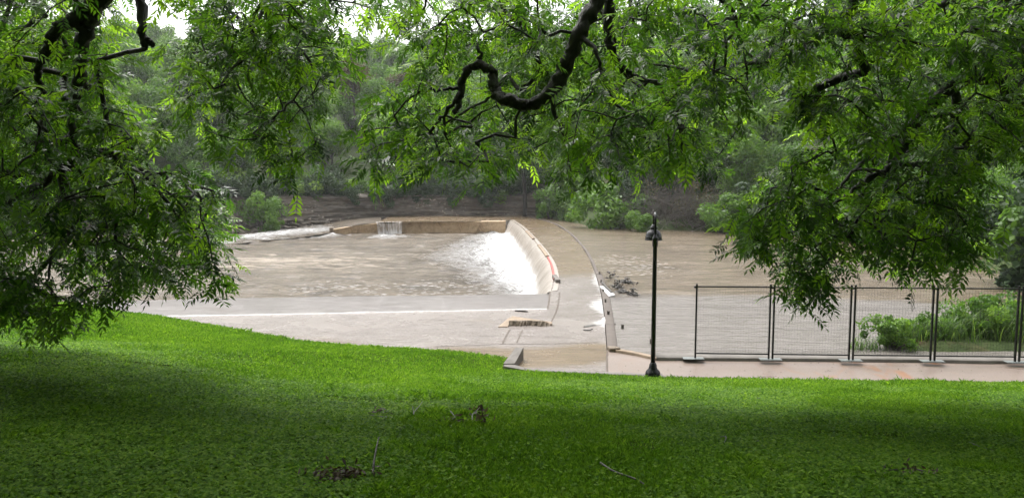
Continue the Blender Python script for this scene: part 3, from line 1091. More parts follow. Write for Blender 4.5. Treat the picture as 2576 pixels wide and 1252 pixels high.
# lip along the river side of the dam, raised only in its near stretch
lip = [e + [0.02, 0] for e in edge[5:9]]
o = strip_along('dam_lip', catmull([np.r_[p, 0] for p in lip], 12)[::-1], 0.27, 0.04, 0.0, M['tan_lip'], 0.0)
tag(o, 'pale flat concrete lip between the flooded paving and the river', 'kerb')
o = strip_along('dam_lip', catmull([np.r_[p + [0.02, 0], 0] for p in edge[0:6]], 12)[::-1], 0.15, 0.03, 0.0, M['tan_lip'], 0.0)
tag(o, 'thin crumbling tan lip curving to the far bank along the dam top', 'kerb')

# corner of the lawn: wing wall and border kerb
wl = empty('wing_wall', P(1300, 928), label='small pale concrete wing wall holding the lawn corner above the paving', cat='wall')
org = P(1300, 928)


def prism(bm, pts, z0, tops):
    lo = [bm.verts.new((p[0] - org[0], p[1] - org[1], z0)) for p in pts]
    hi = [bm.verts.new((p[0] - org[0], p[1] - org[1], t)) for p, t in zip(pts, tops)]
    bm.faces.new(hi)
    bm.faces.new(lo[::-1])
    for i in range(len(pts)):
        j = (i + 1) % len(pts)
        bm.faces.new((lo[i], lo[j], hi[j], hi[i]))


A_, B_, C_, D_ = P(1266, 931), P(1298, 901, 0.02), P(1317, 901, 0.02), P(1293, 928)
bm = bmesh.new()
prism(bm, [A_, D_ + np.array([0.02, 0, 0]), C_, B_], -0.2, (0.16, 0.14, 0.30, 0.30))
bmobj('cheek', bm, M['pale_concrete'], wl)
bm = bmesh.new()
prism(bm, [P(1266, 934), P(1318, 937), P(1318, 931), P(1294, 929), P(1270, 930)], -0.2, (0.13, 0.07, 0.07, 0.12, 0.14))
bmobj('footing', bm, M['pale_concrete'], wl)
kp = [P(*q)[:2] for q in [(1319, 936), (1420, 941), (1527, 945.5), (1570, 947), (1625, 949)]]
o = strip_along('kerb', np.array(catmull([np.r_[p, 0] for p in kp], 6)), 0.2, 0.05, 0.0, M['pale_concrete'], -0.2)
tag(o, 'low pale border kerb along the lawn edge left of the lamp post', 'kerb')

# ------------------------------------------------------------------ lamp post
LB = P(1642, 949)
lamp = empty('lamp_post', (LB[0], LB[1], 0.0), label='tall black lamp post with bell shade on a gooseneck beside the walkway', cat='lamp post')
bm = bmesh.new()
add_box(bm, (0, 0, 0.02), (0.50, 0.42, 0.05), 0, 0.015)
bmobj('footing', bm, M['pale_concrete'], lamp)
bm = bmesh.new()
lathe(bm, [(0.165, 0.045), (0.17, 0.07), (0.165, 0.12), (0.15, 0.15), (0.10, 0.20), (0.085, 0.25), (0.08, 0.30), (0.065, 0.31), (0.065, 0.335), (0.055, 0.345)], n=32)
bmobj('base', bm, M['black_paint'], lamp, True)
bm = bmesh.new()
lathe(bm, [(0.052, 0.33), (0.050, 1.5), (0.046, 2.94), (0.046, 2.95)], n=24)
bmobj('pole', bm, M['black_paint'], lamp, True)
bm = bmesh.new()
lathe(bm, [(0.05, 2.93), (0.062, 2.94), (0.062, 3.08), (0.072, 3.09), (0.072, 3.12), (0.045, 3.15), (0.03, 3.2), (0.02, 3.22)], n=24)
bmobj('collar', bm, M['black_paint'], lamp, True)
# gooseneck: rises in line with the pole, bends away from the viewer and comes down on the shade
gp = catmull([(0, 0, 3.14), (0, 0.0, 3.45), (0.006, 0.03, 3.58), (0.015, 0.15, 3.66), (0.025, 0.30, 3.60), (0.03, 0.36, 3.45), (0.03, 0.36, 3.36)], 6)
v, q = tube(gp, 0.026, 14)
npmesh('gooseneck', v, q, M['black_paint'], smooth=True, parent=lamp)
bm = bmesh.new()
lathe(bm, [(0.03, 3.40), (0.05, 3.385), (0.058, 3.35), (0.085, 3.335), (0.085, 3.315), (0.075, 3.30), (0.08, 3.28), (0.135, 3.245), (0.172, 3.18), (0.182, 3.12), (0.19, 3.105), (0.178, 3.09), (0.196, 3.06), (0.20, 3.05), (0.194, 3.045), (0.165, 3.08), (0.15, 3.16), (0.02, 3.2)], (0.03, 0.36, 0), n=36)
bmobj('shade', bm, M['black_paint'], lamp, True)

# ------------------------------------------------------------------ fence of loose panels
ft = [P(1744, 901, 0.09), P(1938, 903.5, 0.09), P(2140, 906, 0.09), P(2345, 908, 0.09), P(2558, 910.5, 0.09)]
ft.append(ft[-1] + (ft[-1] - ft[-2]))


def make_panel(wid, h=1.80):
    t = empty('wire_fence', (0, 0, 0))
    for x in (0.045, wid - 0.045):
        bm = bmesh.new()
        add_box(bm, (x, 0, h / 2 + 0.02), (0.04, 0.04, h), 0, 0.004)
        po = bmobj('post', bm, M['fence_black'], t)
        if x < 0.1:
            bm = bmesh.new()
            add_box(bm, (0.0, 0, h - 0.06), (0.05, 0.05, 0.05), 0, 0.004)
            bmobj('coupler', bm, M['fence_black'], po)
    for z in (0.13, h - 0.05):
        bm = bmesh.new()
        add_box(bm, (wid / 2, 0, z), (wid - 0.132, 0.03, 0.032), 0, 0.003)
        bmobj('rail', bm, M['fence_black'], t)
    A, B = [], []
    nv_ = 27
    for i in range(nv_):
        x = 0.085 + (wid - 0.17) * i / (nv_ - 1)
        A.append((x, -0.012, 0.15)); B.append((x, -0.012, h - 0.005))
    zs = [0.19, 0.22, 0.27, 0.42, 0.57, 0.73, 0.765, 0.92, 1.07, 1.22, 1.255, 1.28, 1.44, 1.58, 1.70]
    for z in zs:
        A.append((0.06, -0.016, z)); B.append((wid - 0.06, -0.016, z))
    v, q = segments(A, B, np.full(len(A), 0.0016), np.full(len(A), 0.0016), 5)
    npmesh('wire_mesh', v, q, M['fence_black'], parent=t)
    foot = None
    bm = bmesh.new()
    add_box(bm, (0.0, 0, 0.006), (0.50, 0.24, 0.012), 0, 0.004)
    foot = bmobj('foot', bm, M['galv'], t)
    bm = bmesh.new()
    lathe(bm, [(0.014, 0.012), (0.014, 0.10)], (0.045, 0, 0), 10)
    bmobj('spigot', bm, M['galv'], foot)
    return t


labs = ['black wire fence panel nearest the lamp post, open water behind it',
        'black wire fence panel second from the lamp post, drooping leaves hanging over its top',
        'black wire fence panel with the low round shrub behind its right half',
        'black wire fence panel with the tall grass behind it, ending near the picture edge',
        'black wire fence panel cut off by the right edge of the picture']
wid0 = float(np.linalg.norm(ft[1] - ft[0]))
pan0 = make_panel(wid0)
for i in range(5):
    p = pan0 if i == 0 else copy_tree(pan0)
    dv = ft[i + 1] - ft[i]
    p.location = ft[i]
    p.rotation_euler = (0, 0, math.atan2(dv[1], dv[0]))
    p.scale = (float(np.linalg.norm(dv)) / wid0, 1, 1)
    tag(p, labs[i], 'fence', 'panels of the temporary fence')
# ------------------------------------------------------------------ small posts and flood debris
posts = [((2361, 1083), 17, 'farthest short grey post in the water beside the dam edge'),
         ((2367, 1117), 18, 'short grey post at the upper end of the dark fallen rail'),
         ((2375, 1151), 15, 'short grey post standing by the white board'),
         ((2384, 1194), 20, 'short grey post just below the white board'),
         ((2395, 1242), 21, 'short grey post in shallow water beside the licks of foam'),
         ((2422, 1279), 8, 'tiny stub of post beside the pale dam lip'),
         ((2451, 1296), 22, 'short wide post alone in the grey water above the crooked kerb'),
         ((2564, 1355), 24, 'short hollow post just left of the lamp post pole')]
for (fx_, fy_), hp, lab in posts:
    q = P(fx_ / 1.5652, fy_ / 1.5652, 0.0)
    h = hp / 3044.0 * q[1]
    bm = bmesh.new()
    wp = 0.055 if hp < 21 else 0.075
    add_box(bm, (q[0] - wp * 0.36, q[1], h / 2 - 0.1), (wp * 0.3, 0.05, h + 0.2), 0.1, 0.006)
    add_box(bm, (q[0] + wp * 0.36, q[1], h / 2 - 0.105), (wp * 0.3, 0.05, h + 0.19), 0.1, 0.006)
    add_box(bm, (q[0], q[1] + 0.012, h / 2 - 0.11), (wp * 0.5, 0.02, h + 0.16), 0.1)
    tag(bmobj('short_post', bm, M['post_metal']), lab, 'post', 'short posts along the river side of the dam')

bm = bmesh.new()
qs = [P(1508, 717, 0.05), P(1522, 718, 0.05), P(1592, 742, 0.05), P(1570, 745, 0.05)]
qs = [P(2360 / 1.5652, 1126 / 1.5652, .05), P(2378 / 1.5652, 1127 / 1.5652, .05), P(2422 / 1.5652, 1164 / 1.5652, .05), P(2398 / 1.5652, 1167 / 1.5652, .05)]
org = np.zeros(3)
prism(bm, qs, -0.05, (0.06, 0.07, 0.09, 0.07))  # flat white four-cornered piece just above the water
tag(bmobj('oblong', bm, M['white_oblong']), 'white board lying in the water beside the dam edge', 'oblong')
v, q = tube(catmull([P(2370 / 1.5652, 1112 / 1.5652, .12), P(2388 / 1.5652, 1130 / 1.5652, .14), P(2408 / 1.5652, 1150 / 1.5652, .10)], 4), 0.035, 8)
tag(npmesh('fallen_rail', v, q, M['dark_wood'], smooth=True), 'dark straight rail leaning across the white board', 'rail')


def drift(center_f, nstick, size, lab, seed, hgt=0.2):
    r = np.random.default_rng(seed)
    c = P(center_f[0] / 1.5652, center_f[1] / 1.5652, 0.0)
    n = nstick
    a = r.normal(0, 1, (n, 3)) * np.array([size, size * 1.8, 0]) * 0.45
    a[:, 2] = np.abs(r.normal(0, 1, n)) * hgt * 0.45 * np.exp(-(a[:, 0] / size) ** 2)
    dr = r.normal(0, 1, (n, 3)) * np.array([1, 0.8, 0.28])
    dr /= np.linalg.norm(dr, axis=1)[:, None]
    L = r.uniform(0.25, 0.8, n)[:, None] * size
    rr = r.uniform(0.01, 0.035, n)
    v, q = segments(c + a - dr * L * 0.5, c + a + dr * L * 0.5, rr, rr * 0.5, 5)
    return tag(npmesh('drift_pile', v, q, M['dark_wood']), lab, 'driftwood', 'piles of flood driftwood', 'stuff')


drift((2469, 1116), 60, 0.34, 'widest low heap of dark driftwood, farthest out in the river', 1)
drift((2432, 1134), 60, 0.26, 'ragged dark driftwood heap between the white board and the widest heap', 2, 0.28)
drift((2446, 1153), 50, 0.28, 'flat dark driftwood mat just right of the white board', 3, 0.18)
drift((2488, 1163), 70, 0.24, 'small round dark driftwood clump nearest the lamp post', 4, 0.3)
drift((2408, 1098), 25, 0.30, 'few dark twigs sticking up beyond the fallen rail', 6, 0.6)
pa, pb = P(1296, 781, 0.02), P(1328, 783, 0.02)
v, q = tube(catmull([pa, (pa + pb) / 2 + [0, 0, 0.01], pb], 4), [0.03, 0.03, 0.03, 0.03, 0.03, 0.03, 0.032, 0.02, 0.02][:9], 7, 0.08)
tag(npmesh('floating_stick', v, q, M['dark_wood'], smooth=True), 'straight black stick floating on the paving above the stone kerb', 'stick')
v, q = tube(catmull([P(1468, 829, 0.02), P(1482, 829.5, 0.03), P(1491, 827, 0.06)], 4), 0.018, 7, 0.08)
tag(npmesh('floating_stick', v, q, M['dark_wood'], smooth=True), 'short curved dark stick lying on the paving near the dam edge', 'stick')

# ------------------------------------------------------------------ foreground pecan trees
LEAF_N = 11


def pecan_leaves(cl, dirs, scale, r, per=6):
    """compound leaves round every twig end: returns quads (n,4,3) and a tint each"""
    n = len(cl)
    base = np.repeat(cl, per, 0) + r.normal(0, 0.13, (n * per, 3)) * np.repeat(scale, per)[:, None]
    dd = np.repeat(dirs, per, 0) * 0.5 + r.normal(0, 0.75, (n * per, 3))
    dd[:, 2] = dd[:, 2] * 0.5 - 0.32
    dd /= np.linalg.norm(dd, axis=1)[:, None]
    sc = np.repeat(scale, per) * r.uniform(0.75, 1.15, n * per)
    R = 0.30 * sc
    side = np.cross(dd, [0, 0, 1.0])
    side /= np.linalg.norm(side, axis=1)[:, None] + 1e-6
    roll = r.normal(0, 0.5, n * per)
    nrm = np.cross(side, dd)
    side = side * np.cos(roll)[:, None] + nrm * np.sin(roll)[:, None]
    nrm = np.cross(side, dd)
    lt = np.repeat(np.clip(r.normal(0.42, 0.27, n), 0, 1), per) + r.normal(0, 0.08, n * per)
    young = r.random(n * per) < 0.05
    lt = np.where(young, 1.0, lt)
    quads, tint, stems = [], [], []
    tipend = base + dd * R[:, None] + np.c_[0 * R, 0 * R, -0.16 * R]
    for k in range(LEAF_N):
        t = 0.18 + 0.82 * (k // 2) / ((LEAF_N - 1) // 2)
        sgn = 0 if k == LEAF_N - 1 else (1 if k % 2 else -1)
        b0 = base + dd * (R * t)[:, None] + np.c_[0 * R, 0 * R, -0.16 * R * t * t]
        ld = dd * (0.55 if sgn else 1.0) + side * (0.85 * sgn) + r.normal(0, 0.16, dd.shape)
        ld[:, 2] -= 0.22
        ld /= np.linalg.norm(ld, axis=1)[:, None]
        Lf = (0.105 * sc * (0.75 + 0.45 * math.sin(math.pi * min(1, t * 0.9))) * r.uniform(0.85, 1.15, len(sc)))[:, None]
        lw = np.cross(nrm, ld)
        lw /= np.linalg.norm(lw, axis=1)[:, None] + 1e-6
        fold = nrm * Lf * 0.04
        q = np.stack([b0, b0 + ld * Lf * 0.42 + lw * Lf * 0.155 + fold, b0 + ld * Lf + np.c_[0 * R, 0 * R, -0.10 * Lf[:, 0]], b0 + ld * Lf * 0.42 - lw * Lf * 0.155 + fold], 1)
        quads.append(q)
        tint.append(lt + r.normal(0, 0.06, len(lt)))
    return np.concatenate(quads), np.clip(np.concatenate(tint), 0, 1), (base, tipend)


def sample_region(poly, n, d0, d1, r, holes=()):
    px = np.array(poly, float)
    out = []
    while len(out) < n:
        x = r.uniform(px[:, 0].min(), px[:, 0].max(), 400)
        y = r.uniform(px[:, 1].min(), px[:, 1].max(), 400)
        k = in_poly(x, y, poly)
        for (hx, hy, hr, prob) in holes:
            k &= ~((np.hypot((x - hx), (y - hy)) < hr) & (r.random(400) < prob))
        for a, c in zip(x[k], y[k]):
            out.append(D(a, c, r.uniform(d0, d1)))
    return np.array(out[:n])


def grow_tree(name, label, trunk_lines, limb_lines, targets, scales, seed, loc):
    """trunk_lines / limb_lines: (points, radii). targets: twig ends. Every twig joins the nearest wood."""
    r = np.random.default_rng(seed)
    root = empty(name, loc, label=label, cat='tree')
    loc = np.array(loc)
    wood, nodes = [], []
    for pts, rad in trunk_lines + limb_lines:
        c = catmull(pts, 7)
        rr = np.interp(np.linspace(0, 1, len(c)), np.linspace(0, 1, len(rad)), rad)
        c = c + r.normal(0, 0.012, c.shape)
        rr = rr * (0.92 + 0.10 * np.sin(np.arange(len(rr)) * 1.7 + seed) + 0.10 * r.normal(size=len(rr)).clip(-1, 1.6))
        wood.append(tube(c - loc, rr, 14, 0.10, seed))
        k = c[:, 2] > loc[2] + 2.4
        nodes.append(c[k])
    V, Q = merge(wood)
    npmesh('trunk', V, Q, M['bark'], smooth=True, parent=root)
    nodes = np.vstack(nodes)
    ndir = len(nodes)
    par = [-1] * ndir
    order = np.argsort([np.min(np.linalg.norm(nodes - t, axis=1)) for t in targets])
    A = np.zeros((ndir + 4 * len(targets), 3))
    A[:ndir] = nodes
    n = ndir
    ends = np.zeros((len(targets), 3))
    dirs = np.zeros((len(targets), 3))
    endnode = np.zeros(len(targets), int)
    for ti in order:
        t = targets[ti]
        dv = A[:n] - t
        dist = np.linalg.norm(dv, axis=1) + 0.25 * np.maximum(0, -dv[:, 2])
        j = int(np.argmin(dist))
        p0 = A[j]
        L = np.linalg.norm(t - p0)
        k = max(1, min(4, int(L / 0.3) + 1))
        sag = r.normal(0, 0.10, 3) * L + np.array([0, 0, 0.12 * L])
        prev = j
        for i in range(1, k + 1):
            s = i / k
            A[n] = p0 * (1 - s) + t * s + sag * 4 * s * (1 - s) * 0.6
            par.append(prev)
            prev = n
            n += 1
            if n >= len(A):
                A = np.vstack([A, np.zeros((len(targets), 3))])
        ends[ti] = t
        endnode[ti] = prev
        dvv = t - p0
        dirs[ti] = dvv / (np.linalg.norm(dvv) + 1e-6)
    par = np.array(par)
    cnt = np.zeros(n)
    cnt[endnode] += 1
    for i in range(n - 1, ndir - 1, -1):
        cnt[par[i]] += cnt[i]
    idx = np.arange(ndir, n)
    rad = 0.0055 * np.power(np.maximum(cnt, 1), 0.42)
    ra = np.minimum(rad[par[idx]], rad[idx] * 1.5)
    bv, bq = segments(A[par[idx]] - loc, A[idx] - loc, ra, rad[idx], 5)
    npmesh('branches', bv, bq, M['bark'], smooth=True, parent=root)
    q, tint, st = pecan_leaves(ends - loc, dirs, scales, r)
    nq = len(q)
    npmesh('crown', q.reshape(-1, 3), np.arange(nq * 4).reshape(nq, 4), M['pecan_leaf'], {'tint': np.repeat(tint, 4)}, parent=root)
    near = np.repeat(scales, 6) < 1.3
    sv, sq = segments(st[0][near], st[1][near], np.full(near.sum(), 0.003), np.full(near.sum(), 0.0015), 3)
    npmesh('leaf_stems', sv, sq, M['bark'], parent=root)
    return root


def overhead(n, xr, yr, zr, r):  # unseen sprays outside the frame, spread and thinned to shape the shade
    out = []
    while len(out) < n:
        p = np.c_[r.uniform(*xr, 500), r.uniform(*yr, 500), r.uniform(*zr, 500)]
        vx, vy, dep = project(p)
        mg = F * 1.25 / np.maximum(dep, 0.5)
        vis = (dep > -1.0) & (vx > -mg) & (vx < 2576 + mg) & (vy > -mg)
        k = ~vis & (np.linalg.norm(p - [0, 0, CAMZ], axis=1) > 3.2) & (p[:, 2] > 4.6 + 0.6 * (p[:, 1] < 2)) & (r.random(500) < np.clip((yr[1] - p[:, 1]) / 5.0, 0.06, 1))
        out += list(p[k])
    return np.array(out[:n])


def clear_limbs(t, lines, r, wid=42):
    """sprays that would hang right in front of a big limb grow behind it instead"""
    vx, vy, dep = project(t)
    dl = dist_line(vx, vy, lines)
    for i in np.where((dl < wid) & (dep < 10.2))[0]:
        if r.random() < 0.93:
            t[i] = D(vx[i], vy[i], r.uniform(10.0, 12.2))
    return t


def V3(lst):
    return [D(*q) for q in lst]


r = np.random.default_rng(101)
# left tree
A1 = [(-80, -60), (330, -60), (300, 60), (320, 150), (335, 230), (390, 300), (410, 380), (490, 440), (535, 480), (550, 560), (580, 680), (545, 705), (470, 690), (420, 705), (370, 680), (320, 700), (250, 690), (150, 650), (60, 690), (-80, 740)]
A1b = [(70, 690), (150, 680), (190, 720), (240, 730), (180, 770), (150, 820), (90, 815), (70, 770)]
A1c = [(-60, 690), (40, 700), (50, 780), (-60, 790)]
A1d = [(230, 690), (320, 690), (310, 735), (250, 750)]
A2 = [(380, -60), (960, -60), (930, 90), (880, 150), (860, 230), (790, 230), (820, 320), (790, 390), (740, 425), (690, 420), (640, 360), (560, 350), (500, 340), (450, 270), (420, 150)]
t_left = np.vstack([sample_region([(x - 28 if x > 250 else x, y) for x, y in A1], 640, 7.8, 12.8, r, [(330, 55, 60, 0.92), (370, 200, 45, 0.7), (95, 640, 40, 0.9), (380, 400, 60, 0.7), (60, 520, 30, 0.6), (220, 600, 35, 0.7)]),
                    sample_region([(430, 440), (535, 470), (565, 560), (540, 640), (470, 600), (420, 520)], 45, 11.0, 13.2, r), sample_region(A1b, 22, 8.4, 9.4, r), sample_region(A1c, 22, 8.2, 9.6, r), sample_region(A1d, 8, 8.6, 9.2, r),
                    sample_region(A2, 250, 8.0, 12.0, r, [(470, 60, 60, 0.75), (880, 30, 55, 0.85), (410, 40, 85, 0.93), (430, 190, 60, 0.85), (455, 290, 45, 0.8), (600, 300, 60, 0.5), (780, 330, 60, 0.4)])])
o_left = overhead(1600, (-17, -1), (-7, 13.0), (4.6, 12), r)
tl = np.array([-10.5, 7.5, 0])
tl[2] = height(tl[0], tl[1]) - 0.1
left_trunk = [([tl, tl + [0.1, 0, 2.2], tl + [0.5, 0.3, 4.4], tl + [1.4, 0.8, 6.4], tl + [2.6, 1.0, 8.2]], [0.42, 0.34, 0.3, 0.24, 0.15]),
              ([tl + [1.4, 0.8, 6.4], D(420, -220, 9), D(255, -10, 9.0), D(200, 41, 9), D(147, 69, 9), D(124, 115, 9.1), D(101, 150, 9.2), D(96, 190, 9.3), D(112, 232, 9.4)][0:1] + [tl + [3.0, 1.3, 6.2], D(330, -160, 9), D(255, -10, 9.0), D(198, 41, 9), D(147, 72, 9), D(124, 115, 9.1), D(101, 150, 9.2), D(92, 195, 9.3), D(110, 232, 9.4)], [0.2, 0.17, 0.14, 0.12, 0.09, 0.075, 0.065, 0.055, 0.04, 0.03])]
left_limbs = [(V3([(250, 0, 9.0), (222, 60, 9.1), (205, 130, 9.2), (195, 220, 9.3), (184, 300, 9.4), (186, 400, 9.5), (150, 428, 9.6), (90, 470, 9.7), (20, 505, 9.8)]), [0.11, 0.1, 0.085, 0.06, 0.055, 0.05, 0.05, 0.045, 0.04]),
              (V3([(90, 470, 9.7), (92, 510, 9.6), (90, 546, 9.6)]), [0.045, 0.04, 0.03]),
              (V3([(352, -260, 9.4), (356, -60, 9.3), (357, 64, 9.2), (364, 120, 9.2)]), [0.075, 0.068, 0.062, 0.04]),
              (V3([(360, 92, 9.2), (378, 108, 9.2), (387, 114, 9.2)]), [0.045, 0.035, 0.02]),
              (V3([(352, -260, 9.4), (470, -120, 9.6), (565, 0, 9.8), (574, 69, 9.8), (583, 175, 9.9), (640, 275, 10)]), [0.07, 0.05, 0.03, 0.025, 0.018, 0.01]),
              (V3([(565, 0, 9.8), (625, 80, 9.6), (690, 150, 9.5), (700, 240, 9.4), (725, 300, 9.3)]), [0.028, 0.024, 0.02, 0.015, 0.008]),
              (V3([(470, -120, 9.6), (660, -20, 10.2), (760, 130, 10.2), (830, 230, 10.2)]), [0.04, 0.03, 0.02, 0.008]),
              (V3([(186, 400, 9.5), (280, 380, 9.3), (350, 430, 9.1), (430, 520, 9.0), (500, 600, 9.0)]), [0.045, 0.03, 0.024, 0.018, 0.01]),
              (V3([(150, 428, 9.6), (200, 540, 9.2), (140, 620, 9.0), (120, 700, 8.9), (150, 770, 8.9)]), [0.04, 0.024, 0.02, 0.014, 0.008])]
t_left = clear_limbs(t_left, [(260, -20), (198, 41), (124, 115), (96, 190), (112, 232)], r)
t_left = clear_limbs(t_left, [(250, 0), (205, 130), (195, 220), (184, 300), (186, 400), (90, 470), (20, 505)], r, 30)
t_left = clear_limbs(t_left, [(357, 0), (364, 120)], r, 40)
tg = np.vstack([t_left, o_left])
sc = np.r_[np.full(len(t_left), 0.86), np.full(len(o_left), 2.1)]
grow_tree('pecan_tree', 'dark dense pecan tree drooping over the lawn on the left', left_trunk, left_limbs, tg, sc, 201, tuple(tl))

# middle tree: its trunk stands behind the viewer, one crooked limb hangs into view
B1 = [(960, -60), (2000, -60), (1985, 120), (1940, 200), (1860, 250), (1915, 300), (1840, 360), (1810, 430), (1800, 480), (1750, 460), (1690, 430), (1620, 445), (1555, 440), (1480, 475), (1440, 505), (1415, 470), (1425, 420), (1390, 390), (1330, 420), (1300, 460), (1255, 470), (1200, 460), (1100, 440), (1040, 460), (985, 500), (940, 490), (945, 450), (905, 420), (880, 370), (890, 320), (920, 270), (980, 230), (1080, 190), (1030, 120)]
t_mid = np.vstack([sample_region([(x, y - 34 if y > 280 else y) for x, y in B1], 620, 7.8, 12.2, r, [(1190, 215, 45, 0.8), (1120, 250, 45, 0.6), (1300, 10, 35, 0.8), (1820, 0, 40, 0.8), (1010, 160, 60, 0.8)]),
                   sample_region([(1960, -60), (2110, -60), (2120, 60), (2060, 150), (1960, 180)], 26, 7.5, 9.5, r)])
o_mid = overhead(1450, (-8, 10), (-9, 12.0), (5.0, 13), r)
tm = np.array([3.4, -4.0, 0])
tm[2] = height(tm[0], tm[1]) - 0.1
mid_trunk = [([tm, tm + [0, 0.1, 2], tm + [-0.1, 0.5, 4.2], tm + [-0.3, 1.6, 6.4], tm + [-0.6, 4.2, 8.0], tm + [-1.2, 8.0, 7.6], D(1560, -160, 8.7), D(1500, 0, 9.0), D(1458, 80, 9.0), D(1422, 170, 9.1), D(1382, 235, 9.1), D(1325, 265, 9.2), D(1268, 250, 9.2), D(1243, 218, 9.3), D(1238, 176, 9.3), D(1195, 165, 9.4), D(1166, 190, 9.4), D(1158, 240, 9.5), D(1147, 285, 9.5)],
              [0.5, 0.42, 0.36, 0.3, 0.24, 0.17, 0.12, 0.10, 0.096, 0.092, 0.09, 0.082, 0.074, 0.066, 0.062, 0.053, 0.05, 0.045, 0.035])]
mid_limbs = [(V3([(1560, -160, 8.7), (1532, -20, 9.3), (1534, 100, 9.4), (1556, 160, 9.5), (1600, 192, 9.6), (1660, 214, 9.8)]), [0.09, 0.075, 0.06, 0.05, 0.04, 0.022]),
             (V3([(1385, 240, 9.1), (1400, 300, 9.3), (1430, 360, 9.4), (1470, 430, 9.4)]), [0.035, 0.022, 0.016, 0.008]),
             (V3([(1160, 230, 9.5), (1110, 300, 9.7), (1060, 350, 9.8), (1000, 400, 9.9)]), [0.03, 0.024, 0.018, 0.008]),
             (V3([(1160, 222, 9.5), (1110, 222, 9.5), (1070, 232, 9.5)]), [0.025, 0.018, 0.01]),
             (V3([(1205, 165, 9.4), (1206, 130, 9.4), (1180, 60, 9.5), (1170, 0, 9.6)]), [0.03, 0.022, 0.014, 0.008]),
             (V3([(1455, 85, 9.0), (1500, 130, 8.8), (1520, 200, 8.8), (1570, 290, 8.9), (1640, 380, 9.0)]), [0.035, 0.024, 0.02, 0.015, 0.008]),
             (V3([(1560, -160, 8.7), (1700, -90, 9.2), (1830, 20, 9.3), (1870, 120, 9.3), (1880, 220, 9.3)]), [0.07, 0.045, 0.025, 0.018, 0.008]),
             ([tm + [-0.3, 1.6, 6.4], tm + [-3, 3, 8.6], tm + [-6, 5, 9.6]], [0.2, 0.12, 0.06]),
             ([tm + [-0.1, 0.5, 4.2], tm + [2, 2, 7.6], tm + [4, 5, 9.6]], [0.22, 0.14, 0.06])]
t_mid = clear_limbs(t_mid, [(1500, -20), (1458, 80), (1422, 170), (1382, 235), (1325, 265), (1268, 250), (1240, 200), (1195, 165), (1160, 230), (1147, 285)], r, 66)
t_mid = clear_limbs(t_mid, [(1382, 235), (1325, 262), (1265, 245), (1240, 200), (1195, 168), (1160, 230), (1147, 285)], r, 88)
t_mid = clear_limbs(t_mid, [(1532, -20), (1534, 100), (1556, 160), (1600, 192), (1660, 214)], r, 40)
tg = np.vstack([t_mid, o_mid])
sc = np.r_[np.full(len(t_mid), 0.86), np.full(len(o_mid), 2.1)]
grow_tree('pecan_tree', 'pecan tree in the middle with the crooked black limb hanging from above', mid_trunk, mid_limbs, tg, sc, 202, tuple(tm))

# right tree
C1 = [(2110, -60), (2660, -60), (2660, 400), (2510, 400), (2430, 440), (2425, 540), (2455, 620), (2455, 700), (2420, 700), (2330, 710), (2250, 700), (2170, 690), (2100, 705), (2040, 755), (1995, 740), (1975, 700), (1920, 660), (1870, 590), (1850, 570), (1900, 530), (1915, 470), (1880, 450), (1940, 425), (2040, 380), (2070, 330), (2000, 240), (2075, 160), (2070, 100)]
t_right = np.vstack([sample_region([(x + 8, y - 26 if y > 450 else y) for x, y in C1], 740, 8.0, 12.8, r, [(2330, 650, 40, 0.7), (2230, 665, 28, 0.5), (2150, 420, 40, 0.4), (2050, 420, 40, 0.5)]), sample_region([(1995, 225), (2070, 215), (2060, 270), (2000, 265)], 12, 8.8, 9.4, r), sample_region([(1990, 690), (2060, 690), (2040, 745), (2000, 735)], 10, 8.8, 9.6, r), sample_region([(1855, 545), (1930, 500), (1960, 590), (1890, 610)], 22, 9, 10.5, r)])
o_right = overhead(1350, (2, 18), (-6, 13.0), (4.6, 12), r)
tr_ = np.array([10.8, 8.2, 0])
tr_[2] = height(tr_[0], tr_[1]) - 0.1
right_trunk = [([tr_, tr_ + [-0.1, 0.1, 1.8], tr_ + [-0.6, 0.5, 3.6], D(2610, 260, 10.6), D(2566, 150, 10.6), D(2562, 30, 10.6), D(2570, -140, 10.6), D(2560, -420, 10.4)], [0.42, 0.35, 0.28, 0.17, 0.12, 0.11, 0.1, 0.06])]
right_limbs = [(V3([(2610, 260, 10.6), (2480, 190, 10.2), (2400, 215, 10), (2365, 245, 10), (2310, 300, 10), (2275, 365, 10), (2240, 420, 10), (2180, 450, 10), (2120, 500, 9.8), (2040, 560, 9.6)]), [0.14, 0.10, 0.09, 0.085, 0.075, 0.06, 0.045, 0.035, 0.024, 0.01]),
               (V3([(2310, 300, 10), (2240, 350, 9.8), (2175, 405, 9.7), (2110, 470, 9.6), (2050, 540, 9.5)]), [0.05, 0.035, 0.028, 0.02, 0.008]),
               (V3([(2275, 365, 10), (2230, 470, 9.9), (2200, 560, 9.8), (2180, 660, 9.8)]), [0.04, 0.03, 0.02, 0.01]),
               (V3([(2400, 215, 10), (2400, 330, 10.4), (2350, 430, 10.4), (2330, 500, 10.4), (2290, 560, 10.4)]), [0.06, 0.045, 0.035, 0.025, 0.01]),
               (V3([(2562, 0, 10.6), (2440, -20, 10.2), (2275, 64, 10), (2183, 115, 9.8), (2120, 180, 9.6), (2060, 230, 9.5)]), [0.09, 0.06, 0.035, 0.025, 0.016, 0.008]),
               (V3([(2350, 430, 10.4), (2400, 520, 10.2), (2430, 620, 10.2)]), [0.03, 0.02, 0.008])]
t_right = clear_limbs(t_right, [(2400, 215), (2310, 300), (2240, 400), (2120, 490)], r, 40)
t_right = clear_limbs(t_right, [(2562, 0), (2566, 150)], r, 45)
tg = np.vstack([t_right, o_right])
sc = np.r_[np.full(len(t_right), 0.88), np.full(len(o_right), 2.1)]
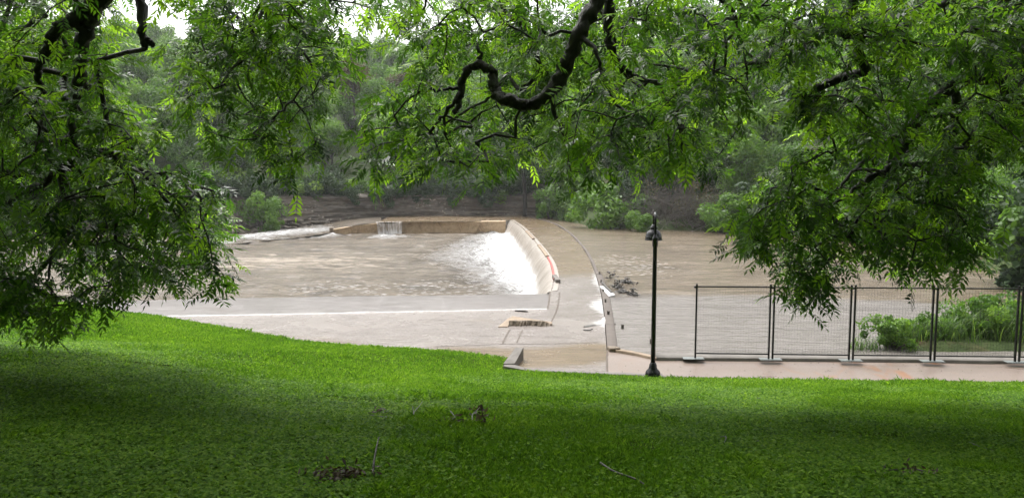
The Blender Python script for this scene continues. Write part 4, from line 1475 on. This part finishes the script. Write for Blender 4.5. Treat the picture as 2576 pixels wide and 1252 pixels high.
grow_tree('pecan_tree', 'leafy pecan tree on the right hanging down over the wire fence', right_trunk, right_limbs, tg, sc, 203, tuple(tr_))

# ------------------------------------------------------------------ trees, shrubs of the far bank


def crown_quads(r, h, rad, base, nclump, nleaf, size, flat=0.85, ragged=False):
    """leaf-sized faces on clumps that fill the crown's volume"""
    c = r.normal(0, 1, (nclump, 3))
    c /= np.linalg.norm(c, axis=1)[:, None]
    c *= (0.25 + 0.75 * r.random(nclump) ** 0.5)[:, None]
    c = c * np.array([rad, rad, (h - base) / 2]) * 0.85 + np.array([0, 0, (h + base) / 2])
    cr = rad * r.uniform(0.22, 0.46, nclump)
    if ragged:
        c[:, :2] *= r.uniform(0.6, 1.35, (nclump, 1))
        c[:, 2] += r.normal(0, 0.16 * h, nclump)
        cr = rad * r.uniform(0.12, 0.42, nclump)
    k = r.integers(0, nclump, nleaf)
    dv = r.normal(0, 1, (nleaf, 3))
    dv /= np.linalg.norm(dv, axis=1)[:, None]
    p = c[k] + dv * (cr[k] * (0.55 + 0.5 * r.random(nleaf)))[:, None] * np.array([1, 1, flat])
    n = dv * 0.7 + r.normal(0, 0.6, (nleaf, 3)) + np.array([0, 0, 0.35])
    n /= np.linalg.norm(n, axis=1)[:, None]
    a = np.cross(n, r.normal(0, 1, (nleaf, 3)))
    a /= np.linalg.norm(a, axis=1)[:, None]
    bb = np.cross(n, a)
    s = size * r.uniform(0.6, 1.3, nleaf)[:, None]
    q = np.stack([p - a * s, p - bb * s * 0.55 + n * s * 0.15, p + a * s, p + bb * s * 0.55 + n * s * 0.15], 1)
    ct = np.clip(r.normal(0.45, 0.2, nclump), 0, 1)
    tint = np.clip(ct[k] + r.normal(0, 0.12, nleaf), 0, 1)
    return q, tint, c


def make_tree(name, seed, h, rad, mat, nclump=34, nleaf=6500, size=0.17, base=None, bark='grey_wood'):
    r = np.random.default_rng(seed)
    base = h * 0.22 if base is None else base
    root = empty(name, (0, 0, -50))
    q, tint, c = crown_quads(r, h, rad, base, nclump, nleaf, size)
    tk = catmull([(0, 0, -0.5), (r.normal(0, 0.1), r.normal(0, 0.1), h * 0.25), (r.normal(0, 0.25), r.normal(0, 0.25), h * 0.55), (r.normal(0, 0.3), r.normal(0, 0.3), h * 0.85)], 4)
    w = [tube(tk, np.linspace(h * 0.02 + 0.03, 0.03, len(tk)), 7)]
    pick = r.permutation(nclump)[:14]
    for i in pick:
        j = min(len(tk) - 2, int(len(tk) * r.uniform(0.3, 0.7)))
        m_ = (tk[j] + c[i]) / 2 + r.normal(0, 0.2, 3)
        w.append(tube(catmull([tk[j], m_, c[i]], 3), np.linspace(h * 0.007 + 0.01, 0.012, 7), 5))
    V, Q = merge(w)
    npmesh('trunk', V, Q, M[bark], smooth=True, parent=root)
    npmesh('crown', q.reshape(-1, 3), np.arange(len(q) * 4).reshape(-1, 4), M[mat], {'tint': np.repeat(tint, 4)}, parent=root)
    return root


def make_shrub(name, seed, h, rad, mat, nleaf=3500, size=0.11, nclump=22):
    r = np.random.default_rng(seed)
    root = empty(name, (0, 0, -50))
    q, tint, c = crown_quads(r, h, rad, -0.1 * h, nclump, nleaf, size, ragged=True)
    w = []
    for i in range(min(12, nclump)):
        b0 = np.array([r.normal(0, rad * 0.12), r.normal(0, rad * 0.12), -0.3])
        w.append(tube(catmull([b0, (b0 + c[i]) / 2 + [0, 0, 0.15], c[i]], 3), np.linspace(0.035, 0.01, 7), 5))
    V, Q = merge(w)
    npmesh('stems', V, Q, M['grey_wood'], smooth=True, parent=root)
    npmesh('foliage', q.reshape(-1, 3), np.arange(len(q) * 4).reshape(-1, 4), M[mat], {'tint': np.repeat(tint, 4)}, parent=root)
    return root


protos = [make_tree('hillside_tree', 301, 8.5, 3.2, 'far_leaf'), make_tree('hillside_tree', 302, 10.0, 3.0, 'far_leaf', 40),
          make_tree('hillside_tree', 303, 7.0, 3.4, 'far_leaf', 30), make_tree('cedar_tree', 304, 8.0, 2.4, 'cedar_leaf', 36, base=0.4),
          make_tree('cedar_tree', 305, 9.5, 2.6, 'cedar_leaf', 40, base=0.6), make_tree('pale_tree', 306, 8.0, 3.0, 'bright_leaf', 30)]
pl = [('mid green leafy tree on the far wooded hillside', 'leafy trees on the far hillside')] * 3 + [('dark dense cedar on the far wooded hillside', 'dark cedars on the far hillside')] * 2 + [('pale green tree among darker ones on the far hillside', 'pale trees on the far hillside')]
used = set()


def place(k, x, y, z, s, rz, label=None, cat='tree', group=None, sz=None):
    o = protos[k] if k not in used else copy_tree(protos[k])
    used.add(k)
    o.location = (x, y, z)
    o.rotation_euler = (0, 0, rz)
    o.scale = (s, s, sz or s)
    tag(o, label or pl[k][0], cat, group or pl[k][1])
    return o


rt = np.random.default_rng(77)
cand = []
y = 56.0
while y < 205:
    st_ = 5.4 + max(0, y - 90) * 0.035
    for x in np.arange(-0.75 * y - 6, 0.75 * y + 6, st_):
        cand.append((x + rt.uniform(-0.4, 0.4) * st_, y + rt.uniform(-0.4, 0.4) * st_))
    y += st_
cand = np.array(cand)
s_c = bank_s(cand[:, 0], cand[:, 1])
need = np.where(cand[:, 0] < 2.5, setback(cand[:, 0]) + 3.0, 3.0)
vx_, vy_, dp_ = project(np.c_[cand, hill_z(cand[:, 0], cand[:, 1]) + 4])
keep = (s_c > need) & (s_c < 118) & (vx_ > -60) & (vx_ < 2640)
gap = ((np.abs(vx_ - 2015) < 45) & (np.abs(vy_ - 340) < 75))
keep &= ~gap
cand, vxk = cand[keep], vx_[keep]
print('hill trees', len(cand))
zz = hill_z(cand[:, 0], cand[:, 1])
for (x, y), z in zip(cand, zz):
    k = rt.choice(6, p=[0.25, 0.19, 0.21, 0.12, 0.09, 0.14])
    place(k, x, y, z - 0.3, rt.uniform(0.75, 1.15) * (1 + max(0, y - 90) * 0.003), rt.uniform(0, 6.28))

# distinct trees and shrubs
sp = {'bright': make_shrub('waterside_shrub', 401, 2.6, 1.9, 'bright_leaf', 4200), 'low': make_shrub('low_shrub', 402, 1.3, 1.2, 'bright_leaf', 2600, 0.10),
      'green': make_shrub('bank_shrub', 403, 2.4, 2.0, 'far_leaf', 3800), 'dark': make_shrub('dark_shrub', 404, 2.6, 2.2, 'cedar_leaf', 4200, 0.12),
      'brown': make_tree('dying_tree', 405, 7.5, 2.8, 'brown_leaf', 26, 3600, 0.16)}
used_s = set()


def shrub(kind, vx, vy, d, s, label, cat='shrub', group=None, sz=None, rz=0.0, sink=0.15):
    """vx, vy: where its foot stands, seen from the path; d: how far"""
    o = sp[kind] if kind not in used_s else copy_tree(sp[kind])
    used_s.add(kind)
    q = D(vx, vy, d)
    if kind in ('near', 'weed'):
        q[2] = 0.22
    o.location = (q[0], q[1], q[2] - sink)
    o.rotation_euler = (0, 0, rz)
    o.scale = (s, s, sz or s)
    return tag(o, label, cat, group)


shrub('bright', 1532, 577, 65.5, 1.65, 'big round bright green shrub standing in the water right of the dam', rz=0.4)
shrub('low', 1385, 547, 80, 1.7, 'small bright shrub at the far end of the dam edge', rz=1.0)
shrub('low', 1452, 560, 74, 1.1, 'low green shrub between the dam edge and the big round shrub', rz=2.0)
shrub('bright', 1610, 582, 62, 0.75, 'small green shrub hanging into the water right of the big round shrub', rz=2.2)
shrub('bright', 1820, 586, 60.5, 1.35, 'green waterside shrub right of the bare grey thicket', rz=4.0)
shrub('bright', 668, 574, 76, 1.25, 'feathery green shrub growing on the rock ledge above the rapids', rz=3.0, sz=1.55)
shrub('low', 690, 580, 74.5, 0.9, 'tuft of green leaves at the foot of the feathery shrub', rz=0.5)
for i, (vx, vy, dd, s_, lb) in enumerate([(1850, 560, 64, 0.62, 'small bright tree on the right bank left of the drooping leaves'), (1985, 545, 63, 0.8, 'bright green tree on the right bank under the drooping leaves'), (1905, 575, 59.5, 0.5, 'low bright tree at the water line of the right bank'),
        (2480, 640, 46, 0.7, 'bright green tree on the near right bank above the fence'), (2560, 600, 50, 0.8, 'bright tree at the right picture edge above the fence')]):
    o = place(5, *(D(vx, vy, dd) - np.array([0, 0, 0.8])), s_, 0.9 * i, lb, group='x')
    del o['group']
o = place(5, *D(1935, 470, 72), 1.05, 1.0, 'pale yellow green tree with rounded top beside the bare brown slope', group='pale trees near the brown slope')
del o['group']
shrub('brown', 893, 290, 105, 1.15, 'brownish half dead tree on the hillside between the leafy sprays', 'tree')
shrub('brown', 1010, 290, 112, 0.9, 'smaller brownish tree higher on the hillside', 'tree', rz=2.0)
for i, (kd, vx, vy, dd, s_, lb) in enumerate([('dark', 770, 520, 85.5, 1.2, 'dark bush hanging over the rock ledge left of the dam wall'), ('dark', 850, 518, 87, 1.35, 'big dark bush hanging over the cliff above the left end of the dam wall'),
        ('dark', 915, 520, 88, 1.0, 'dark bush at the cliff foot above the small spill of water'), ('green', 600, 505, 82, 1.0, 'green bush on the ledge left of the feathery shrub'),
        ('dark', 720, 505, 86, 1.1, 'dark bush on the ledge right of the feathery shrub')]):
    shrub(kd, vx, vy, dd, s_, lb, 'bush', rz=i * 1.3)
rs = np.random.default_rng(88)
gi = 0
for kind, n, y0, y1, lab, grp in (('dark', 36, -1.2, 1.2, 'dark green bush on top of the limestone cliff', 'dark bushes along the cliff top'), ('green', 24, -0.6, 3.0, 'green bush on top of the limestone cliff', 'green bushes along the cliff top')):
    for i in range(n):
        x = -58 + 60 * (i + rs.uniform(0.1, 0.9)) / n
        fy_ = np.interp(x, [p[0] for p in bank[:10]], [p[1] for p in bank[:10]]) + float(setback(x)) + 1.0 + rs.uniform(y0, y1)
        o = copy_tree(sp[kind]) if kind in used_s else sp[kind]
        used_s.add(kind)
        z = float(hill_z(x, fy_))
        o.location = (x, fy_, max(z, 2.0) - 0.2)
        o.rotation_euler = (0, 0, rs.uniform(0, 6.28))
        s = rs.uniform(0.7, 1.25)
        o.scale = (s, s, s * rs.uniform(0.8, 1.2))
        tag(o, lab, 'bush', grp)
for i in range(62):
    t = rs.uniform(0, 1)
    k = rs.choice(['green', 'dark', 'bright'], p=[0.5, 0.3, 0.2])
    seg_i = rs.integers(10, 20)
    a, c = bank[seg_i], bank[seg_i + 1]
    q = a + (c - a) * t
    n_ = np.array([c[1] - a[1], -(c[0] - a[0])])
    n_ = -n_ / np.linalg.norm(n_)
    q = q + n_ * rs.uniform(0.8, 4.5)
    pvx = project(np.array([q[0], q[1], 1.0]))[0]
    if 1470 < pvx < 1800:
        continue
    o = copy_tree(sp[k])
    o.location = (q[0], q[1], float(hill_z(q[0], q[1])) - 0.2)
    if bank_s(np.array([q[0]]), np.array([q[1]]))[0] < 0:
        q = q - n_ * 6
        o.location = (q[0], q[1], float(hill_z(q[0], q[1])) - 0.2)
    s = rs.uniform(0.8, 1.5)
    o.scale = (s, s, s)
    o.rotation_euler = (0, 0, rs.uniform(0, 6.28))
    tag(o, {'green': 'mid green bush on the right river bank', 'dark': 'dark bush on the right river bank', 'bright': 'bright leafy bush on the right river bank'}[k], 'bush', {'green': 'green bushes on the right bank', 'dark': 'dark bushes on the right bank', 'bright': 'bright bushes on the right bank'}[k])


def bare_shrub(seed, h, rad, n, loc, label):
    r = np.random.default_rng(seed)
    A, B, ra, rb = [], [], [], []
    for i in range(n):
        p = np.array([r.normal(0, rad * 0.35), r.normal(0, rad * 0.3), -0.3])
        dv = np.array([r.normal(0, 0.6), r.normal(0, 0.6), r.uniform(0.5, 1.2)])
        rr = 0.04
        for k in range(6):
            dv = dv / np.linalg.norm(dv) + r.normal(0, 0.28, 3) + [0, 0, -0.05]
            q = p + dv / np.linalg.norm(dv) * h / 6
            A.append(p); B.append(q); ra.append(rr); rb.append(rr * 0.8)
            for m_ in range(2):
                dq = dv + r.normal(0, 0.8, 3)
                A.append(q); B.append(q + dq / np.linalg.norm(dq) * h * 0.16); ra.append(rr * 0.5); rb.append(rr * 0.25)
            p, rr = q, rr * 0.8
    v, q = segments(A, B, np.array(ra), np.array(rb), 4)
    t = empty('bare_thicket', loc, label=label, cat='shrub')
    npmesh('twigs', v, q, M['grey_wood'], parent=t)
    lf, tint, _ = crown_quads(r, h, rad, 0.1, 20, 500, 0.09)
    npmesh('sparse_leaves', lf.reshape(-1, 3), np.arange(len(lf) * 4).reshape(-1, 4), M['brown_leaf'], {'tint': np.repeat(tint, 4)}, parent=t)
    return t


bare_shrub(501, 4.6, 3.4, 130, tuple(D(1680, 555, 65)), 'bare grey brown thicket of twigs behind the lamp post')
bare_shrub(502, 3.8, 2.8, 100, tuple(D(1765, 560, 63)), 'bare twiggy thicket right of the lamp post top')
for i, (vx, vy, dd, s_, lb) in enumerate([(1640, 500, 71, 1.5, 'dark bush on the slope behind the bare thicket, left of the lamp post top'), (1730, 490, 71, 1.6, 'dark bush on the slope behind the bare thicket, right of the lamp post top'),
        (1590, 520, 69, 1.3, 'dark bush between the big round shrub and the bare thicket'), (1690, 440, 80, 1.6, 'dark bush higher up the slope above the bare thicket')]):
    shrub('dark', vx, vy, dd, s_, lb, 'bush', rz=i * 0.9, sink=0.6)
# dark trunk at the right end of the cliff
q0 = D(1319, 545, 84)
t = empty('dark_trunk_tree', tuple(q0), label='tree with a straight dark trunk at the right end of the cliff', cat='tree')
v, q = tube(catmull([(0, 0, -1), (0.05, 0, 2), (-0.1, 0.1, 5), (0.1, 0.3, 8.5)], 5), np.linspace(0.27, 0.12, 16), 9, 0.08)
npmesh('trunk', v, q, M['bark'], smooth=True, parent=t)
lf, tint, _ = crown_quads(np.random.default_rng(9), 11, 3.2, 3.6, 30, 5500, 0.16)
npmesh('crown', lf.reshape(-1, 3), np.arange(len(lf) * 4).reshape(-1, 4), M['cedar_leaf'], {'tint': np.repeat(tint, 4)}, parent=t)


# ------------------------------------------------------------------ plants behind the fence
def tall_grass(seed, n, h, rad, loc, label):
    r = np.random.default_rng(seed)
    b0 = np.c_[r.normal(0, rad * 0.45, n), r.normal(0, rad * 0.3, n), np.full(n, -0.1)]
    th = r.uniform(0, 2 * np.pi, n)
    L = h * r.uniform(0.3, 1.2, n)
    out = np.c_[np.cos(th), np.sin(th)] * (L * r.uniform(0.15, 1.0, n))[:, None]
    w = np.c_[-np.sin(th), np.cos(th), 0 * th] * 0.010
    V = []
    for s, k in ((0, 1.0), (0.4, 1.0), (0.75, 0.7), (1.0, 0.08)):
        c = b0 + np.c_[out * s ** 1.8, L * (s - 0.28 * s ** 3)]
        V.append(np.stack([c - w * k, c + w * k], 1))
    V = np.stack(V, 1)                      # n,4,2,3
    i = np.arange(n * 8).reshape(n, 4, 2)
    Q = np.stack([i[:, :-1, 0], i[:, :-1, 1], i[:, 1:, 1], i[:, 1:, 0]], -1).reshape(-1, 4)
    tint = np.repeat(np.clip(r.normal(0.4, 0.33, n), 0, 1), 8)
    o = npmesh('tall_grass', V.reshape(-1, 3), Q, M['reed_leaf'], {'tint': tint})
    o.location = loc
    return tag(o, label, 'grass clump')


# low muddy bank they grow on
xs, ys = np.linspace(7.5, 24, 50), np.linspace(18.9, 27, 30)
X, Y = np.meshgrid(xs, ys, indexing='ij')
mz = -0.25 + 0.42 * ss(Y, 18.85, 19.7) * ss(X, 8.2, 11.5) * (1 - ss(Y, 20.5 + 0.45 * (X - 9), 22.5 + 0.55 * (X - 9))) + 0.12 * (fbm(X, Y, 91) - 0.5)
tag(npmesh('bank', np.c_[X.ravel(), Y.ravel(), mz.ravel()], grid_faces(50, 30), M['hill'], smooth=True), kind='structure')

sp['near'] = make_shrub('round_shrub', 601, 0.75, 0.75, 'bright_leaf', 3400, 0.045, 24)
shrub('near', 2235, 888, 20.2, 1.0, 'low round leafy shrub behind the third fence panel', rz=0.3)
lab = ['tall arching grass clump left of centre behind the fourth fence panel', 'tallest grass clump behind the middle of the fourth fence panel', 'grass clump behind the right end of the fourth fence panel', 'grass clump leaning over the round shrub behind the fence', 'thick grass clump behind the cut off fence panel', 'thin grass clump at the water edge behind the third fence panel']
for i, (vx, vy, dd, n, h, rad) in enumerate([(2370, 893, 20.6, 260, 0.95, 0.8), (2450, 893, 21.2, 320, 1.1, 0.95), (2525, 895, 20.8, 260, 1.0, 0.85), (2290, 890, 20.7, 150, 0.75, 0.6), (2600, 897, 21, 300, 1.05, 0.9), (2175, 890, 20.0, 90, 0.45, 0.5)]):
    tall_grass(610 + i, n, h, rad, tuple(D(vx, vy, dd)[:2]) + (0.12,), lab[i])
sp['weed'] = make_shrub('weedy_shrub', 602, 0.9, 0.9, 'far_leaf', 3600, 0.05, 24)
shrub('weed', 2440, 890, 21.4, 1.2, 'broad dark weedy shrub among the tall grass behind the fence', rz=0.3)
shrub('weed', 2545, 885, 21.6, 1.25, 'weedy shrub at the right picture edge behind the fence', rz=1.7)
shrub('weed', 2340, 892, 20.9, 0.8, 'small weedy shrub between the round shrub and the tall grass', rz=2.7)

# ------------------------------------------------------------------ litter on the lawn


def on_lawn(vx, vy):
    lo, hi = 3.0, 30.0
    for _ in range(40):
        m_ = (lo + hi) / 2
        q = D(vx, vy, m_)
        if q[2] > height(q[0], q[1]):
            lo = m_
        else:
            hi = m_
    q = D(vx, vy, lo)
    q[2] = height(q[0], q[1])
    return q


def twig(pts, rad, label, lift=0.022):
    rad = rad * 0.8
    """pts in picture units; lies in the grass"""
    q = [on_lawn(*p[:2]) + np.array([0, 0, lift + (p[2] if len(p) > 2 else 0)]) for p in pts]
    c = catmull(q, 4)
    v, f = tube(c, np.linspace(rad, rad * 0.5, len(c)), 6, 0.08)
    return tag(npmesh('fallen_twig', v, f, M['dark_wood'], smooth=True), label, 'twig', 'twigs fallen on the lawn')


def litter(name, vx, vy, n, rx, ry, hz, size, label, seed, mat='dead_leaf', cat='dead leaves'):
    r = np.random.default_rng(seed)
    q = on_lawn(vx, vy)
    p = q + np.c_[r.normal(0, rx, n), r.normal(0, ry, n), np.abs(r.normal(0, hz, n)) + 0.03]
    dv = r.normal(0, 1, (n, 3)) * [1, 1, 0.7]
    dv /= np.linalg.norm(dv, axis=1)[:, None]
    w = np.cross(dv, r.normal(0, 1, (n, 3)))
    w /= np.linalg.norm(w, axis=1)[:, None]
    nn = np.cross(dv, w)
    L = size * r.uniform(0.6, 1.3, n)[:, None]
    quads = np.stack([p, p + dv * L * 0.5 + w * L * 0.2 + nn * L * 0.1, p + dv * L, p + dv * L * 0.5 - w * L * 0.2 + nn * L * 0.1], 1)
    t = np.repeat(np.clip(r.normal(0.45, 0.3, n), 0, 1), 4)
    return tag(npmesh(name, quads.reshape(-1, 3), np.arange(4 * n).reshape(n, 4), M[mat], {'tint': t}), label, cat, None, 'stuff' if n > 3 else None)


litter('leaf_pile', 858, 1203, 190, 0.12, 0.08, 0.012, 0.055, 'brown heap of dead leaves low on the lawn left of the upright stick', 1)
litter('dead_leaf_cluster', 1146, 1068, 28, 0.06, 0.03, 0.03, 0.085, 'dark drooping cluster of dead leaves in the middle of the lawn', 2)
litter('dead_leaf_cluster', 1214, 1070, 26, 0.03, 0.04, 0.05, 0.09, 'dark dead leaf cluster right of the drooping one', 3)
litter('dead_leaf_cluster', 1200, 1048, 16, 0.035, 0.03, 0.06, 0.08, 'small brown dead leaves held up above the two dark clusters', 4)
litter('dead_leaf_cluster', 955, 1044, 22, 0.07, 0.05, 0.03, 0.08, 'brown flattened dead leaves at the left of the forked twig', 5)
twig([(925, 1048), (1015, 1058), (1040, 1064)], 0.008, 'long thin twig lying left of the forked twig')
twig([(1048, 1066), (1041, 1050, 0.03), (1055, 1035, 0.05), (1063, 1025, 0.06)], 0.008, 'forked thin twig standing in the clover mid lawn')
twig([(1041, 1050, 0.03), (1038, 1038, 0.06)], 0.006, 'short side twig leaning on the forked twig')
twig([(938, 1200), (942, 1188, 0.08), (950, 1175, 0.16), (955, 1168, 0.2)], 0.012, 'thick black curved stick standing up beside the dead leaf heap')
twig([(1134, 1045, 0.03), (1142, 1056, 0.03), (1150, 1062)], 0.010, 'grey stick above the dark drooping leaf cluster')
twig([(1190, 1073), (1188, 1060, 0.05), (1200, 1056, 0.09), (1207, 1050, 0.1)], 0.008, 'bent twig holding up the small brown leaves')
twig([(1893, 1007), (1918, 1003), (1950, 1012)], 0.008, 'curved green twig on the lawn right of the lamp post')
twig([(1895, 1116), (1940, 1110), (1955, 1122)], 0.008, 'arched dark twig lying mid right on the lawn')
twig([(1822, 1120), (1826, 1108, 0.02), (1810, 1104)], 0.008, 'hooked dark twig left of the arched twig')
twig([(1510, 1170), (1545, 1192), (1600, 1212), (1625, 1228)], 0.012, 'long dark stick near the bottom centre of the lawn')
twig([(2235, 1190), (2290, 1185), (2330, 1192)], 0.012, 'dark stick in the shade at the lower right')
twig([(2440, 1118), (2470, 1130), (2500, 1138)], 0.010, 'short dark stick far right on the lawn')
litter('dead_leaf_cluster', 2290, 1196, 34, 0.12, 0.06, 0.015, 0.05, 'dark scatter of dead leaves by the stick at lower right', 8)
for i, (vx, vy, lab) in enumerate([(1455, 1130, 'single pale leaf on the lawn right of the dead leaf clusters'), (1592, 1005, 'single pale leaf on the lawn below the lamp post'), (1012, 1094, 'single pale leaf on the lawn below the long thin twig')]):
    litter('fallen_leaf', vx, vy, 1, 0.02, 0.02, 0.02, 0.11, lab, 20 + i, 'reed_leaf', 'leaf')

# leaves blown on to the paving and the walkway
r = np.random.default_rng(404)
spots = [P(r.uniform(1300, 2560), r.uniform(912, 950)) for _ in range(70)] + [P(r.uniform(900, 1500), r.uniform(790, 880)) for _ in range(40)]
spots = np.array([q for q in spots if lawn_s(np.array([q[0]]), np.array([q[1]]))[0] < -0.05])
n = len(spots)
th = r.uniform(0, 6.28, n)
L = r.uniform(0.03, 0.075, n)[:, None]
dv = np.c_[np.cos(th), np.sin(th), np.zeros(n)]
w = np.c_[-np.sin(th), np.cos(th), np.zeros(n)]
spots[:, 2] = 0.012
qd = np.stack([spots, spots + dv * L * 0.5 + w * L * 0.22, spots + dv * L + [0, 0, 0.012], spots + dv * L * 0.5 - w * L * 0.22], 1)
tag(npmesh('leaf_litter', qd.reshape(-1, 3), np.arange(4 * n).reshape(n, 4), M['dead_leaf'], {'tint': np.repeat(r.random(n), 4)}), 'small dark leaves scattered over the wet paving and walkway', 'dead leaves', kind='stuff')

# pale broken stones on the left bank
V, Q = [], []
cube = np.array([[x, y, z] for x in (-1, 1) for y in (-1, 1) for z in (-1, 1)], float)
cf = np.array([[0, 1, 3, 2], [4, 6, 7, 5], [0, 4, 5, 1], [2, 3, 7, 6], [0, 2, 6, 4], [1, 5, 7, 3]])
for i in range(130):
    x = r.uniform(-34, -19)
    fy_ = np.interp(x, [p[0] for p in bank[:10]], [p[1] for p in bank[:10]])
    t_ = r.random() ** 1.6
    c = cube * (r.uniform(0.12, 0.42), r.uniform(0.1, 0.3), r.uniform(0.04, 0.13)) * r.uniform(0.7, 1.3, (8, 3))
    a_ = r.uniform(0, 6.28)
    c = np.c_[c[:, 0] * math.cos(a_) - c[:, 1] * math.sin(a_), c[:, 0] * math.sin(a_) + c[:, 1] * math.cos(a_), c[:, 2] + 0.2 * c[:, 0] * r.normal()]
    V.append(c + [x, fy_ - 0.9 + 1.3 * t_, -1.05 + 1.0 * t_])
    Q.append(cf)
V, Q = merge(list(zip(V, Q)))
tag(npmesh('rubble', V, Q, M['pale_stone']), 'pale broken stones lying along the rocky left bank', 'rubble', kind='stuff')

# ------------------------------------------------------------------ rain haze in the air
hx0, hx1, hy0, hy1, hz0, hz1 = -260, 260, -45, 345, -4.5, 75
bm = bmesh.new()
add_box(bm, ((hx0 + hx1) / 2, (hy0 + hy1) / 2, (hz0 + hz1) / 2), (hx1 - hx0, hy1 - hy0, hz1 - hz0))
hm = bpy.data.materials.new('haze')
hm.use_nodes = True
ht = hm.node_tree
ht.nodes.remove(ht.nodes['Principled BSDF'])
pv = ht.nodes.new('ShaderNodeVolumePrincipled')
pv.inputs['Color'].default_value = (0.92, 0.95, 0.97, 1)
pv.inputs['Density'].default_value = HAZE
pv.inputs['Anisotropy'].default_value = 0.2
ht.links.new(pv.outputs[0], ht.nodes['Material Output'].inputs['Volume'])
tag(bmobj('haze', bm, hm), 'thin rain haze greying the far wooded hillside', 'haze', kind='stuff')
